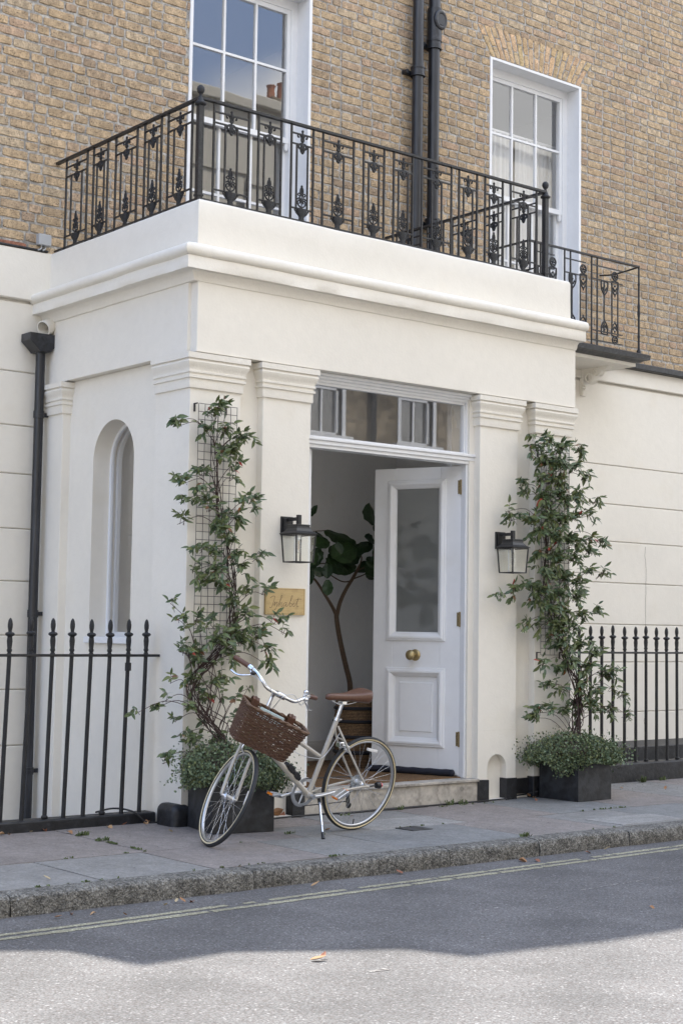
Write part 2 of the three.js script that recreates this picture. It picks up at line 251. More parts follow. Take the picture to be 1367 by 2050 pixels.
{
  // kerb of rough granite blocks
  const kerb = tag(add(scene, 'kerb', box(-12, 14, -.3, -.115, 1.50, KERB_Z - .03), M.dirt), null, null, null, 'structure');
  const js = [-8, -6.3, -4.9, -3.45, -2.14, -.66, .82, 1.61, 2.49, 3.6, 4.7, 5.9, 7.2, 8.8, 10.6];
  js.slice(0, -1).forEach((x0, i) => {
    const x1 = js[i + 1] - .012, n = Math.max(8, Math.round((x1 - x0) / .05)), prof = [[1.632, -.004], [1.67, -.003], [1.71, -.005], [1.742, -.007], [1.760, -.012], [1.770, -.022], [1.774, -.038], [1.776, -.06], [1.777, -.085], [1.776, -.105], [1.77, -.16]];
    const P = [], rows = prof.map(([z, y], a) => Array.from({ length: n + 1 }, (_, b) => { const x = mix(x0, x1, b / n), e = Math.min(b, n - b) < 1 ? .006 : 0, rough = a > 4 ? .008 : .0025; const dz = rough * n3(x * 16, y * 40, i, 3) + .008 * n3(x * 2.2, 0, i, 8) - e; return V(x, y + rough * .7 * n3(x * 13, z * 30, i + .5, 4) - e * .6 + .006 * n3(x * 1.5, 1, i, 12), z + (a > 0 ? dz : 0)); }));
    for (let a = 0; a + 1 < rows.length; a++) for (let b = 0; b < n; b++) { const q = [rows[a][b], rows[a + 1][b], rows[a + 1][b + 1], rows[a][b + 1]]; for (const k of [0, 1, 2, 0, 2, 3]) P.push(q[k].x, q[k].y, q[k].z); }
    for (const b of [0, n]) for (let a = 1; a + 1 < rows.length; a++) { const q = [rows[0][b], rows[a][b], rows[a + 1][b]]; for (const k of b ? [0, 2, 1] : [0, 1, 2]) P.push(q[k].x, q[k].y, q[k].z); }
    const g = new THREE.BufferGeometry(); g.setAttribute('position', new THREE.Float32BufferAttribute(P, 3)); g.computeVertexNormals();
    add(kerb, 'kerb_stone', uvm(toCreasedNormals(g, .9), 1, i * .31), M.granite);
  });
}
{
  // York stone flags, each with its own edges
  const pave = tag(add(scene, 'pavement', merge([box(-12, 14, -.25, -.010, -.43, 1.62), box(.12, 14, -.25, -.010, -3.2, -.43)]), M.dirt), null, null, null, 'structure');
  const R = rng(77), gap = .007;
  const slab = (x0, x1, z0, z1, m, dy = 0) => {
    const t = .04, P = [], nx = Math.max(2, Math.round((x1 - x0) / .18)), nz = Math.max(2, Math.round((z1 - z0) / .18)), s = R() * 50, tx = (R() - .5) * .004, tz = (R() - .5) * .004, b = .004;
    const pt = (i, j) => { const x = mix(x0 + gap / 2, x1 - gap / 2, i / nx), z = mix(z0 + gap / 2, z1 - gap / 2, j / nz), e = i === 0 || i === nx || j === 0 || j === nz; return V(x + (i === 0 || i === nx ? .002 * n3(z * 8, s, 0) : 0), dy + tx * (i / nx - .5) + tz * (j / nz - .5) + .0012 * n3(x * 4, z * 4, s) - (e ? .002 : 0), z + (j === 0 || j === nz ? .002 * n3(x * 8, s, 1) : 0)); };
    const quad = (a, q, c, d) => { for (const v of [a, q, c, a, c, d]) P.push(v.x, v.y, v.z); };
    for (let i = 0; i < nx; i++) for (let j = 0; j < nz; j++) quad(pt(i, j), pt(i, j + 1), pt(i + 1, j + 1), pt(i + 1, j));
    const edge = []; for (let i = 0; i < nx; i++) edge.push([i, 0]); for (let j = 0; j < nz; j++) edge.push([nx, j]); for (let i = nx; i > 0; i--) edge.push([i, nz]); for (let j = nz; j > 0; j--) edge.push([0, j]);
    edge.forEach((e, k) => { const a = pt(...e), c = pt(...edge[(k + 1) % edge.length]); const lo = v => V(v.x, -t, v.z); quad(a, c, lo(c), lo(a)); });
    const g = new THREE.BufferGeometry(); g.setAttribute('position', new THREE.Float32BufferAttribute(P, 3)); g.computeVertexNormals();
    return add(pave, 'paving_slab', uvm(g, 1, R() * 9), m);
  };
  const rows = [[-.33, .87, [-8.2, -7, -5.6, -4.4, -3.2, -2.0, -.80, .10, .98, 1.83, 2.75, 3.6, 4.5, 5.3, 6.2, 7.4, 8.6, 10]], [.87, 1.635, [-8, -7.1, -6.2, -5.2, -4.1, -3.1, -2.3, -1.55, -.84, .0, .62, 1.66, 2.5, 3.25, 4.1, 5.0, 6.1, 7.3, 8.4, 10]]];
  rows.forEach(([z0, z1, xs], r) => xs.slice(0, -1).forEach((x, i) => {
    const m = M.slabs[[0, 1, 2, 3, 4, 1, 2, 0, 3][(i * 2 + r * 3 + Math.floor(R() * 2)) % 9]], zb = x > -.1 && x < 3.7 && r === 0 ? .0 : z0;
    if (r === 0 && x > -.1 && x < 1.8) { slab(x, xs[i + 1], -.45, .42, m); slab(x + (x < .5 ? .3 : 0), xs[i + 1], .42, z1, M.slabs[(i + 3) % 6]); if (x < .5) slab(x, x + .3, .42, z1, m); }
    else slab(x, xs[i + 1], r === 0 ? (x < -.5 ? -.42 : -.46) : z0, z1, m);
  }));
  slab(2.62, 3.32, 1.24, 1.60, M.slabs[5], .004); // pale mortared patch
  add(pave, 'area_floor', box(-12, .10, -.28, -.17, -2.3, -.432), M.step);
  const cover = add(pave, 'access_cover', rbox(1.16, 1.34, -.008, .0045, .86, 1.04, .002), M.lead);
  // moss and weeds in the joints
  const G = [], Rm = rng(9), blade = new THREE.PlaneGeometry(.006, .03, 1, 1).translate(0, .012, 0);
  const tuft = (x, z, n, sp, h) => { for (let i = 0; i < n; i++) { const g = blade.clone().scale(.8 + Rm(), h * (.4 + Rm() * .9), 1).rotateX((Rm() - .5) * 2.0).rotateY(Rm() * 6.3).translate(x + (Rm() - .5) * sp[0], .001, z + (Rm() - .5) * sp[1]); G.push(strip(g)); } };
  const run = (x0, z0, x1, z1, n) => { for (let i = 0; i < n; i++) { const t = Rm(); if (n3(t * 9, x0 * 3, z0, 5) > -.05) tuft(mix(x0, x1, t), mix(z0, z1, t), 5, [.022, .022], .35); } };
  run(-.80, -.1, -.805, .87, 60); run(-2.1, 1.637, .6, 1.637, 40); run(.62, 1.637, 3, 1.637, 10); run(-1.9, .87, .4, .87, 16); run(.1, .87, 1.6, .87, 10); run(2.2, .1, 2.9, .1, 14); run(2.8, .87, 3.6, .87, 20);
  for (const [x, z, n, h] of [[-.775, .05, 60, .8], [-.79, .33, 40, .7], [1.31, .13, 14, .6], [2.43, .05, 22, 1.4], [2.56, .05, 26, 1.1], [1.62, 1.63, 40, .8], [5.2, -.38, 36, 1.8], [5.5, -.40, 26, 1.4], [.39, .70, 20, .6], [1.9, .06, 20, 1.1]]) tuft(x, z, n, [.09, .03], h);
  tag(add(pave, 'joint_weeds', merge(G), M.moss), null, null, null, 'stuff');
  // pale grit swept against the plinth
  const S = [], stone = new THREE.TetrahedronGeometry(.005, 0);
  for (let i = 0; i < 260; i++) { const a = Rm(), x = a < .6 ? mix(3.6, 5.8, Rm()) : mix(2.6, 3.5, Rm()), z = mix(-.30, .55, Rm() * Rm() + .0); S.push(strip(stone.clone().scale(.6 + Rm(), .5, .6 + Rm()).rotateY(Rm() * 6).translate(x, .003, z))); }
  for (let i = 0; i < 120; i++) S.push(strip(stone.clone().scale(.5 + Rm(), .5, .6 + Rm()).rotateY(Rm() * 6).translate(mix(-1.2, 2.6, Rm()), .003, mix(-.2, 1.5, Rm()))));
  tag(add(pave, 'grit', merge(S), M.chalk), null, null, null, 'stuff');
}

// ---------- the town house ----------
const WZ = -2.121, MZ = WZ - .004, house = thing('town_house', 'London town house of yellow stock brick over cream stucco with a projecting entrance porch', 'house', [1.9, 0, WZ]);
const WIN = [{ c: 1.965, hw: .653, head: 7.14, sill: 4.44, f: -.165 }, { c: 5.590, hw: .667, head: 7.15, sill: 4.44, f: -.155 }];
const roofPts = [[-1.314, 7.496], [-1.037, 7.768], [-0.805, 8.51], [-0.333, 8.49], [0.154, 8.929], [0.438, 9.133], [0.664, 9.642], [1.133, 9.735], [1.426, 9.829], [2.015, 9.87]];
const roofAt = x => { if (x <= roofPts[0][0]) return roofPts[0][1] - .02; for (let i = 0; i + 1 < roofPts.length; i++) if (x < roofPts[i + 1][0]) return mix(roofPts[i][1], roofPts[i + 1][1], (x - roofPts[i][0]) / (roofPts[i + 1][0] - roofPts[i][0])); return roofPts[9][1]; };
{
  // brick wall: mortar bed with every brick standing proud of it
  const hole = w => [[w.c - w.hw, w.sill], [w.c - w.hw, w.head], [w.c + w.hw, w.head], [w.c + w.hw, w.sill]];
  const g = extrude([[-12, 4.2], [22, 4.2], [22, 10.12], [6, 10.1], ...roofPts.slice().reverse(), [-12, 7.62]], .30, WIN.map(hole)).translate(0, 0, MZ - .30);
  const wall = add(house, 'brick_wall', uvm(g), M.mortar);
  const R = rng(1234), CO = .0816, J = .0135, tones = [[0.597, 0.497, 0.371], [0.626, 0.526, 0.4], [0.572, 0.477, 0.362], [0.634, 0.52, 0.38], [0.597, 0.487, 0.387], [0.554, 0.463, 0.362], [0.598, 0.475, 0.384], [0.533, 0.437, 0.355], [0.666, 0.58, 0.461], [0.595, 0.524, 0.423], [0.484, 0.407, 0.332]], wts = [20, 18, 14, 10, 10, 9, 6, 4, 7, 7, 3];
  const pick = () => { let t = R() * wts.reduce((a, b) => a + b); for (let i = 0; i < wts.length; i++) { t -= wts[i]; if (t < 0) return tones[i]; } return tones[0]; };
  function brick(poly, col) { // poly: 4 corners on the face, anticlockwise; worn, uneven edges
    const P = [], cx = poly.reduce((a, p) => a + p[0], 0) / 4, cy = poly.reduce((a, p) => a + p[1], 0) / 4, d = .001 + R() * .004, out = [];
    for (let i = 0; i < 4; i++) { const a = poly[i], b = poly[(i + 1) % 4], L = Math.hypot(b[0] - a[0], b[1] - a[1]), m = L > .16 ? 5 : L > .09 ? 3 : 2; for (let k = 0; k < m; k++) { const t = k / m, x = mix(a[0], b[0], t), y = mix(a[1], b[1], t), c = k === 0 ? .001 + R() * .0035 : 0, w = .0034; out.push(V(x + Math.sign(cx - x) * c + (R() - .5) * w, y + Math.sign(cy - y) * c + (R() - .5) * w, MZ - .002)); } }
    const inn = out.map(v => { const dx = cx - v.x, dy = cy - v.y, b = .0025 + R() * .0025; return V(v.x + Math.sign(dx) * Math.min(b, Math.abs(dx) * .5), v.y + Math.sign(dy) * Math.min(b, Math.abs(dy) * .5), WZ + d + (R() - .5) * .0022); }), o = V(cx, cy, WZ + d + .001);
    const tri = (a, q, c) => P.push(a.x, a.y, a.z, q.x, q.y, q.z, c.x, c.y, c.z), N = out.length;
    for (let i = 0; i < N; i++) { const k = (i + 1) % N; tri(o, inn[i], inn[k]); tri(out[i], out[k], inn[k]); tri(out[i], inn[k], inn[i]); }
    const gg = new THREE.BufferGeometry(); gg.setAttribute('position', new THREE.Float32BufferAttribute(P, 3)); gg.computeVertexNormals();
    const n = P.length / 3, uv = new Float32Array(n * 2), c = new Float32Array(n * 3), ou = R() * 7, ov = R() * 7, k = (.90 + R() * .20) * (1 + .07 * n3(cx * .9, cy * 1.3, 0, 21) + .05 * n3(cx * 2.6, cy * 3.1, 2, 22));
    for (let i = 0; i < n; i++) { uv[i * 2] = P[i * 3] / .42 + ou; uv[i * 2 + 1] = P[i * 3 + 1] / .42 + ov; c.set([col[0] * k, col[1] * k, col[2] * k], i * 3); }
    gg.setAttribute('uv', new THREE.BufferAttribute(uv, 2)); gg.setAttribute('color', new THREE.BufferAttribute(c, 3)); return { g: gg, cx, cy, w: poly[1][0] - poly[0][0] };
  }
  const all = [], y0 = 4.275, archs = WIN.map(w => ({ w, x0: w.c - w.hw + .01, x1: w.c + w.hw - .01, y0: w.head + .012, y1: w.head + .305, sp: .205 }));
  for (let r = 0; r < 62; r++) {
    const ya = y0 + r * CO + J / 2, yb = ya + CO - J, ym = (ya + yb) / 2;
    const gaps = [];
    for (const w of WIN) if (ym > w.sill && ym < w.head) gaps.push([w.c - w.hw - .004, w.c + w.hw + .004]);
    for (const a of archs) if (ym > a.y0 - .01 && ym < a.y1 + .01) { const t = clamp((ym - a.y0) / (a.y1 - a.y0)); gaps.push([a.x0 - a.sp * t - .012, a.x1 + a.sp * t + .012]); }
    let x = -3 + (r % 2 ? -.18 : 0) + (R() - .5) * .05, k = r;
    while (x < 10.5) {
      let L = (k++ % 2 ? .114 : .230) + (R() - .5) * .022, xa = x, xb = x + L; x = xb + J + (R() - .5) * .003;
      for (const [ga, gb] of gaps) { if (xa >= ga && xb <= gb) xa = xb; else if (xa < ga && xb > ga) { xb = ga; x = Math.max(x, gb); } else if (xa < gb && xb > gb) xa = gb; }
      if (xb - xa < .028 || yb > Math.min(roofAt(xa), roofAt(xb)) - .03) continue;
      const dy = .004 * n3(xa * .7, r, 0, 3), dy2 = .004 * n3(xb * .7, r, 0, 3);
      const red = ((r === 0 || r === 1) && xa > -.45 + r * .05 && xb < -.10 + r * .0) ? [.40, .20, .15] : null;
      all.push(brick([[xa, ya + dy], [xb, ya + dy2], [xb, yb + dy2], [xa, yb + dy]], red || pick()));
    }
  }
  // gauged arch of bricks on edge over each sash window
  const arch = [];
  for (const a of archs) {
    const n = 19;
    for (let i = 0; i < n; i++) for (const [t0, t1] of (i % 2 ? [[0, .34], [.36, 1]] : [[0, .64], [.66, 1]])) {
      const X = (f, t) => mix(mix(a.x0, a.x1, f), mix(a.x0 - a.sp, a.x1 + a.sp, f), t), Y = (f, t) => mix(a.y0, a.y1, t) + .035 * (1 - Math.pow(f * 2 - 1, 2)) * (t > .3 ? 1 : .15), e = .0055, fa = i / n + e, fb = (i + 1) / n - e;
      arch.push(brick([[X(fa, t0), Y(fa, t0)], [X(fb, t0), Y(fb, t0)], [X(fb, t1) , Y(fb, t1)], [X(fa, t1), Y(fa, t1)]], [.68 + R() * .08, .56 + R() * .05, .385 + R() * .05]));
    }
  }
  // the 300 that show largest stay single, the rest of the wall is one part
  const inView = b => { const d = V(b.cx, b.cy, WZ).sub(EYE), w = d.dot(FW), u = 683.5 + FOC * d.dot(RT) / w, v = 1025 - FOC * d.dot(UPV) / w; return u > -15 && u < 1382 && v > -15 && v < 2060; };
  all.forEach(b => b.s = inView(b) ? 1 / V(b.cx, b.cy, WZ).distanceTo(EYE) + b.w * .12 : -1);
  all.sort((p, q) => q.s - p.s);
  all.slice(0, 300).forEach(b => add(wall, 'brick', b.g, M.brick));
  tag(add(wall, 'brickwork', merge(all.slice(300).map(b => b.g)), M.brick), null, null, null, 'stuff');
  arch.filter(inView).forEach(b => add(wall, 'arch_brick', b.g, M.brick));
}
{
  // stucco ground floor in channelled courses, left and right of the porch
  const course = (x0, x1, ya, yb, proud = 0, name = 'stucco_course') => { const z = WZ + proud, c = .009, s = [[z - .05, ya + .002], [z - .010, ya + .002], [z, ya + .010], [z, yb - .010], [z - .010, yb - .002], [z - .05, yb - .002]]; const g = extrude(s, x1 - x0); g.applyMatrix4(new THREE.Matrix4().makeBasis(V(0, 0, 1), V(0, 1, 0), V(-1, 0, 0))).translate(x1, 0, 0); return uvm(g); };
  const back = add(house, 'stucco_wall', merge([box(-12, .10, -.29, 4.21, WZ - .3, WZ - .03), box(3.72, 22, -.2, 4.21, WZ - .3, WZ - .03)]), M.stucco);
  const run = (x0, x1, ys) => ys.slice(0, -1).forEach((y, i) => add(back, 'stucco_course', course(x0, x1, y, ys[i + 1]), M.stucco));
  run(-8, .04, [-.26, .40, .83, 1.25, 1.67, 2.08, 2.51, 2.89, 3.315, 3.87]); run(3.76, 14, [.18, .50, 1.03, 1.43, 1.872, 2.312, 2.711, 3.128, 4.0]);
  add(back, 'stucco_band', course(-8, .06, 3.885, 4.295, .028), M.stucco); add(back, 'stucco_band', course(3.76, 14, 4.012, 4.20, .030), M.stucco);
  add(back, 'lead_ledge', merge([rbox(3.74, 14, 4.195, 4.265, WZ - .02, WZ + .10, .012), rbox(-8, -.0, 4.297, 4.312, WZ - .02, WZ + .034, .005)]), M.lead);
  add(back, 'basement_plinth', rbox(3.84, 14, -.3, .195, WZ - .02, -1.50, .01), M.blackPaint);
  { const P = [], n = 40; let px = 0; const pt = i => { const y = mix(2.28, .25, i / n); return [7.33 + .018 * n3(y * 5, 1, 0, 3) + .008 * n3(y * 23, 2, 0, 3) - (y < .6 ? (.6 - y) * .05 : 0), y]; }; for (let i = 0; i < n; i++) { const [a, b] = pt(i), [c, d] = pt(i + 1), w = .0018, z = WZ + .0015; P.push(a - w, b, z, c - w, d, z, c + w, d, z, a - w, b, z, c + w, d, z, a + w, b, z); } const g = new THREE.BufferGeometry(); g.setAttribute('position', new THREE.Float32BufferAttribute(P, 3)); g.computeVertexNormals(); add(back, 'crack', uvm(g), M.dirt); }
  // body of the house behind the front, so that no sun comes through it
  const body = add(house, 'rear_wall', box(-12, 22, -.2, 7.6, -9.6, -9.3), M.farBrick);
  add(house, 'party_wall', box(-12.3, -12, -.2, 7.6, -9.6, WZ - .3), M.farBrick); add(house, 'party_wall', box(22, 22.3, -.2, 7.6, -9.6, WZ - .3), M.farBrick);
  add(house, 'roof', box(-12.3, 22.3, 7.50, 7.60, -9.6, WZ - .31), M.slate); add(house, 'attic_storey', box(2.4, 22.2, 7.6, 9.9, -9.5, WZ - .31), M.farBrick);
  for (const w of WIN) { // room behind each sash
    const x0 = w.c - 1.5, x1 = w.c + 1.6, zb = -5.2; add(house, 'room', merge([box(x0, x1, 4.30, 4.40, zb, WZ - .31), box(x0, x1, 7.38, 7.46, zb, WZ - .31), box(x0 - .1, x0, 4.3, 7.46, zb, WZ - .31), box(x1, x1 + .1, 4.3, 7.46, zb, WZ - .31), box(x0 - .1, x1 + .1, 4.3, 7.46, zb - .1, zb)]), M.room);
  }
  // sheer curtains in the right-hand window
  const cur = (x0, x1, s) => { const n = 120, P = [], zz = t => -2.62 + .018 * Math.sin(t * 74 + s) + .010 * Math.sin(t * 171 + s * 2), pt = (t, y) => V(mix(x0, x1, t + .006 * Math.sin(y * 9 + t * 30)), y, zz(t) + .01 * n3(t * 9, y * 1.4, s)); for (let i = 0; i < n; i++) for (let j = 0; j < 8; j++) { const q = [pt(i / n, mix(4.42, 6.62, j / 8)), pt((i + 1) / n, mix(4.42, 6.62, j / 8)), pt((i + 1) / n, mix(4.42, 6.62, (j + 1) / 8)), pt(i / n, mix(4.42, 6.62, (j + 1) / 8))]; for (const k of [0, 1, 2, 0, 2, 3]) P.push(q[k].x, q[k].y, q[k].z); } const g = new THREE.BufferGeometry(); g.setAttribute('position', new THREE.Float32BufferAttribute(P, 3)); return strip(toCreasedNormals(g, 2)); };
  add(house, 'curtain', cur(4.6, 5.72, 1), M.curtain); add(house, 'curtain', cur(5.80, 6.9, 4), M.curtain);
  add(house, 'curtain_rail', rod(V(4.4, 6.64, -2.62), V(7.0, 6.64, -2.62), .014), M.white);
}
// sash windows: six over six, white painted
for (const w of WIN) {
  const x0 = w.c - w.hw, x1 = w.c + w.hw, zf = WZ + w.f, lin = .022;
  const win = add(house, 'window', merge([ // lined reveal and box frame
    rbox(x0 - .010, x0 + lin, w.sill, w.head + .004, zf - .02, WZ + .012, .004), rbox(x1 - lin, x1 + .012, w.sill, w.head + .004, zf - .02, WZ + .012, .004), rbox(x0 + lin, x1 - lin, w.head - lin, w.head + .006, zf - .02, WZ + .012, .004),
    box(x0 + lin, x0 + .095, w.sill, w.head - lin, zf - .10, zf), box(x1 - .095, x1 - lin, w.sill, w.head - lin, zf - .10, zf), box(x0 + .095, x1 - .095, w.head - .105, w.head - lin, zf - .10, zf), rbox(x0, x1, w.sill - .06, w.sill + .02, zf - .12, WZ + .05, .006)]), M.white);
  const gl = x0 + .095, gr = x1 - .095;
  const sash = (ya, yb, z, ym, horn) => {
    const fr = .038, s = add(win, 'sash', merge([box(gl, gl + fr, ya, yb, z - .04, z), box(gr - fr, gr, ya, yb, z - .04, z), box(gl + fr, gr - fr, yb - .042, yb, z - .04, z), box(gl + fr, gr - fr, ya, ya + .05, z - .04, z)]), M.white);
    const a = gl + fr, b = gr - fr, wdt = (b - a) / 3, R = rng(Math.round(ya * 100 + w.c * 10));
    for (const k of [1, 2]) add(win, 'glazing_bar', box(a + k * wdt - .011, a + k * wdt + .011, ya + .05, yb - .042, z - .034, z - .003), M.white);
    for (const k of [0, 1, 2]) add(win, 'glazing_bar', box(a + k * wdt + (k ? .011 : 0), a + (k + 1) * wdt - (k < 2 ? .011 : 0), ym - .011, ym + .011, z - .033, z - .004), M.white);
    for (const k of [0, 1, 2]) for (const [p, q] of [[ya + .05, ym - .011], [ym + .011, yb - .042]]) { // old panes, none quite flat or plumb
      const pw = wdt, g = new THREE.PlaneGeometry(pw, q - p, 6, 6), at = g.attributes.position; for (let i = 0; i < at.count; i++) at.setZ(i, .00012 * n3(at.getX(i) * 6, at.getY(i) * 6, k + p, 4)); g.computeVertexNormals();
      add(win, 'pane', g.rotateX((R() - .5) * .006).rotateY((R() - .5) * .006).translate(a + (k + .5) * wdt, (p + q) / 2, z - .02), M.glass);
    }
    if (horn) for (const x of [gl + .02, gr - .02]) add(win, 'sash_horn', merge([rbox(x - .018, x + .018, ya - .05, ya, z - .036, z - .002, .006), ball(V(x, ya - .055, z - .018), .018)]), M.white);
  };
  sash(5.775, w.head - .105, zf - .012, 6.455, true); sash(w.sill + .02, 5.83, zf - .058, 5.165, false);
}

// ---------- entrance porch ----------
const porch = add(house, 'porch', merge([ // walls that carry it, set back behind the pilasters
  box(.07, 1.095, -.05, 3.222, -.27, -.065), box(2.705, 3.74, -.05, 3.222, -.27, -.065), box(3.55, 3.745, -.05, 3.222, -2.12, -.27),
  box(.0, .27, 3.225, 3.985, -2.13, -.05), box(3.56, 3.83, 3.225, 3.985, -2.13, -.05), box(.27, 3.56, 3.225, 3.985, -.30, -.05), box(.27, 3.56, 3.76, 3.985, -2.13, -.30), box(.02, .20, 3.98, 4.02, -2.1, -.2)]), M.stucco);
{
  // left flank wall with its round-headed window
  const zc = -1.121, hw = .293, sp = 2.575, sill = 1.25, h = new THREE.Path(); h.moveTo(-zc - hw, sill); h.lineTo(-zc + hw, sill); h.lineTo(-zc + hw, sp); h.absarc(-zc, sp, hw, 0, Math.PI, false); h.lineTo(-zc - hw, sill);
  const toX = g => g.applyMatrix4(new THREE.Matrix4().makeBasis(V(0, 0, -1), V(0, 1, 0), V(1, 0, 0))); // shape x = -z, extruded along +x
  add(porch, 'flank_wall', uvm(toX(extrude([[.2, -.25], [2.12, -.25], [2.12, 3.222], [.2, 3.222]], .20, [h])).translate(.07, 0, 0)), M.stucco);
  const arch = (o, i, y0) => { const s = new THREE.Shape(); s.moveTo(-zc - hw + o, y0); s.lineTo(-zc - hw + o, sp); s.absarc(-zc, sp, hw - o, Math.PI, 0, true); s.lineTo(-zc + hw - o, y0); s.lineTo(-zc + hw - i, y0); s.lineTo(-zc + hw - i, sp); s.absarc(-zc, sp, hw - i, 0, Math.PI, false); s.lineTo(-zc - hw + i, y0); s.lineTo(-zc - hw + o, y0); return s; };
  const ex = (s, d) => new THREE.ExtrudeGeometry(s, { depth: d, bevelEnabled: false, curveSegments: 20 });
  const win = add(house, 'window', uvm(toX(ex(arch(-.001, .026, sill), .022)).translate(.214, 0, 0)), M.white);
  add(win, 'sash', merge([uvm(toX(ex(arch(.002, .035, sill), .03)).translate(.268, 0, 0)), box(.268, .298, sill, sill + .04, zc - hw + .035, zc + hw - .035)]), M.white);
  const ps = new THREE.Shape(); ps.moveTo(-zc - hw + .01, sill + .004); ps.lineTo(-zc + hw - .01, sill + .004); ps.lineTo(-zc + hw - .01, sp); ps.absarc(-zc, sp, hw - .01, 0, Math.PI, false);
  add(win, 'pane', strip(toX(new THREE.ShapeGeometry(ps, 20)).translate(.229, 0, 0)), M.glass);
  add(win, 'sill', rbox(.035, .22, 1.205, 1.252, zc - hw - .02, zc + hw + .02, .006), M.white);
}
{
  // pilasters: shaft, black painted foot, moulded capital
  const cap = [[-.004, 2.972], [.013, 2.974], [.015, 2.984], [.015, 3.040], [.026, 3.042], [.027, 3.058], [.017, 3.061], [.017, 3.076], [.028, 3.078], [.029, 3.090], [.022, 3.093], [.024, 3.104], [.032, 3.122], [.041, 3.138], [.045, 3.152], [.041, 3.164], [.034, 3.168], [.034, 3.173], [.050, 3.175], [.050, 3.214], [.010, 3.2235]];
  const PIL = [{ x0: 0, x1: .423, z0: -.438, z1: 0 }, { x0: .619, x1: 1.042, z0: -.28, z1: 0, niche: .835 }, { x0: 2.76, x1: 3.185, z0: -.28, z1: 0, niche: 2.972 }, { x0: 3.39, x1: 3.811, z0: -.43, z1: 0 }, { x0: 0, x1: .2, z0: -2.12, z1: -1.78 }];
  PIL.forEach((p, i) => {
    const y0 = p.niche ? .55 : -.22, parts = [rbox(p.x0, p.x1, y0, 2.98, p.z0, p.z1, .004)];
    if (p.niche) { // boot-scraper recess in the foot
      const n = p.niche, hw = .105, top = .258, path = new THREE.Path(); path.moveTo(n - hw, -.02); path.lineTo(n + hw, -.02); path.lineTo(n + hw, top); path.absarc(n, top, hw, 0, Math.PI, false); path.lineTo(n - hw, -.02);
      const s = new THREE.Shape(); s.moveTo(p.x0, -.03); s.lineTo(n - hw, -.03); s.lineTo(n - hw, top); s.absarc(n, top, hw, Math.PI, 0, true); s.lineTo(n + hw, -.03); s.lineTo(p.x1, -.03); s.lineTo(p.x1, .552); s.lineTo(p.x0, .552);
      parts.push(uvm(new THREE.ExtrudeGeometry(s, { depth: .17, bevelEnabled: false, curveSegments: 18 }).translate(0, 0, -.17)));
      parts.push(box(p.x0 + .004, p.x1 - .004, -.03, .551, p.z0, -.172));
    }
    const sh = add(porch, 'pilaster', merge(parts), M.stucco);
    add(porch, 'capital', moulding(cap, p, { n: 10, jit: .001, s: i, crease: .5 }), M.stuccoOld);
    if (p.niche) {
      const n = p.niche, e = .012;
      for (const [a, b] of [[p.x0 - .004, n - .092], [n + .098, p.x1 + .006]]) { const g = rbox(a, b, -.03, .168, -.10, e, .006); const at = g.attributes.position; for (let k = 0; k < at.count; k++) if (at.getY(k) > .1) at.setY(k, at.getY(k) + .006 * n3(at.getX(k) * 30, i, 0, 7)); add(porch, 'black_foot', g, M.blackPaint); }
      const q = new THREE.CylinderGeometry(.104, .104, .28, 20, 1, true, Math.PI / 2, Math.PI).translate(n, .12, 0), dome = new THREE.SphereGeometry(.104, 20, 10, Math.PI, Math.PI, 0, Math.PI / 2);
      add(porch, 'niche_lining', merge([uvm(q.scale(1, 1, 1).translate(0, 0, -.055)), uvm(dome.translate(n, .258, -.055)), box(n - .104, n + .104, -.02, .012, -.165, .004)]), M.stuccoOld);
    }
  });
  // black painted foot of the wall between pilasters, and the rounded guard stone at the corner
  add(porch, 'black_foot', merge([rbox(3.18, 3.40, .03, .155, -.12, -.05, .008), rbox(3.384, 3.818, -.03, .17, -.42, .008, .008), rbox(.415, .625, -.03, .155, -.12, -.05, .008)]), M.blackPaint);
  const gs = uvm(new RoundedBoxGeometry(.15, .22, .24, 5, .05).translate(-.002, .035, -.085)); add(porch, 'guard_stone', gs, M.blackPaint);
}
{
  // entablature: front frieze slab, cornice, parapet and its flat roof
  const F = { x0: .026, x1: 3.842, z0: -.065, z1: .030 };
  add(porch, 'frieze', rbox(F.x0, F.x1, 3.224, 3.80, F.z0, F.z1, .005), M.stucco);
  const R0 = { x0: .0, x1: 3.838, z0: -2.13, z1: .028 };
  add(porch, 'cornice', moulding([[-.02, 3.712], [.012, 3.714], [.020, 3.730], [.024, 3.755], [.040, 3.775], [.046, 3.781], [.108, 3.781], [.110, 3.786], [.110, 3.862], [.106, 3.868], [.122, 3.874], [.136, 3.886], [.142, 3.903], [.140, 3.922], [.128, 3.940], [.108, 3.950], [.060, 3.962], [-.03, 3.985]], R0, { n: 60, jit: .0028, k: [1, .74, .42], crease: .8 }), M.stuccoOld);
  const PR = { x0: .022, x1: 3.782, z0: -2.13, z1: .022 };
  add(porch, 'parapet', moulding([[.004, 3.94], [.002, 4.0], [0, 4.15], [0, 4.272], [-.006, 4.288], [-.018, 4.296], [-.10, 4.299], [-.20, 4.296], [-.21, 4.285], [-.212, 4.0]], PR, { n: 40, jit: .0035, crease: .9, s: 4 }), M.stucco);
  add(porch, 'porch_roof', box(.1, 3.7, 3.98, 4.03, -2.12, -.1), M.lead);
  // door lining soffit
}
// stone step
{
  const st = add(house, 'door_step', rbox(1.02, 2.762, -.03, .158, -.30, .004, .006), M.step);
  const g = rbox(1.03, 2.764, .1585, .182, -.30, .022, .006); add(st, 'tread', g, M.step);
}
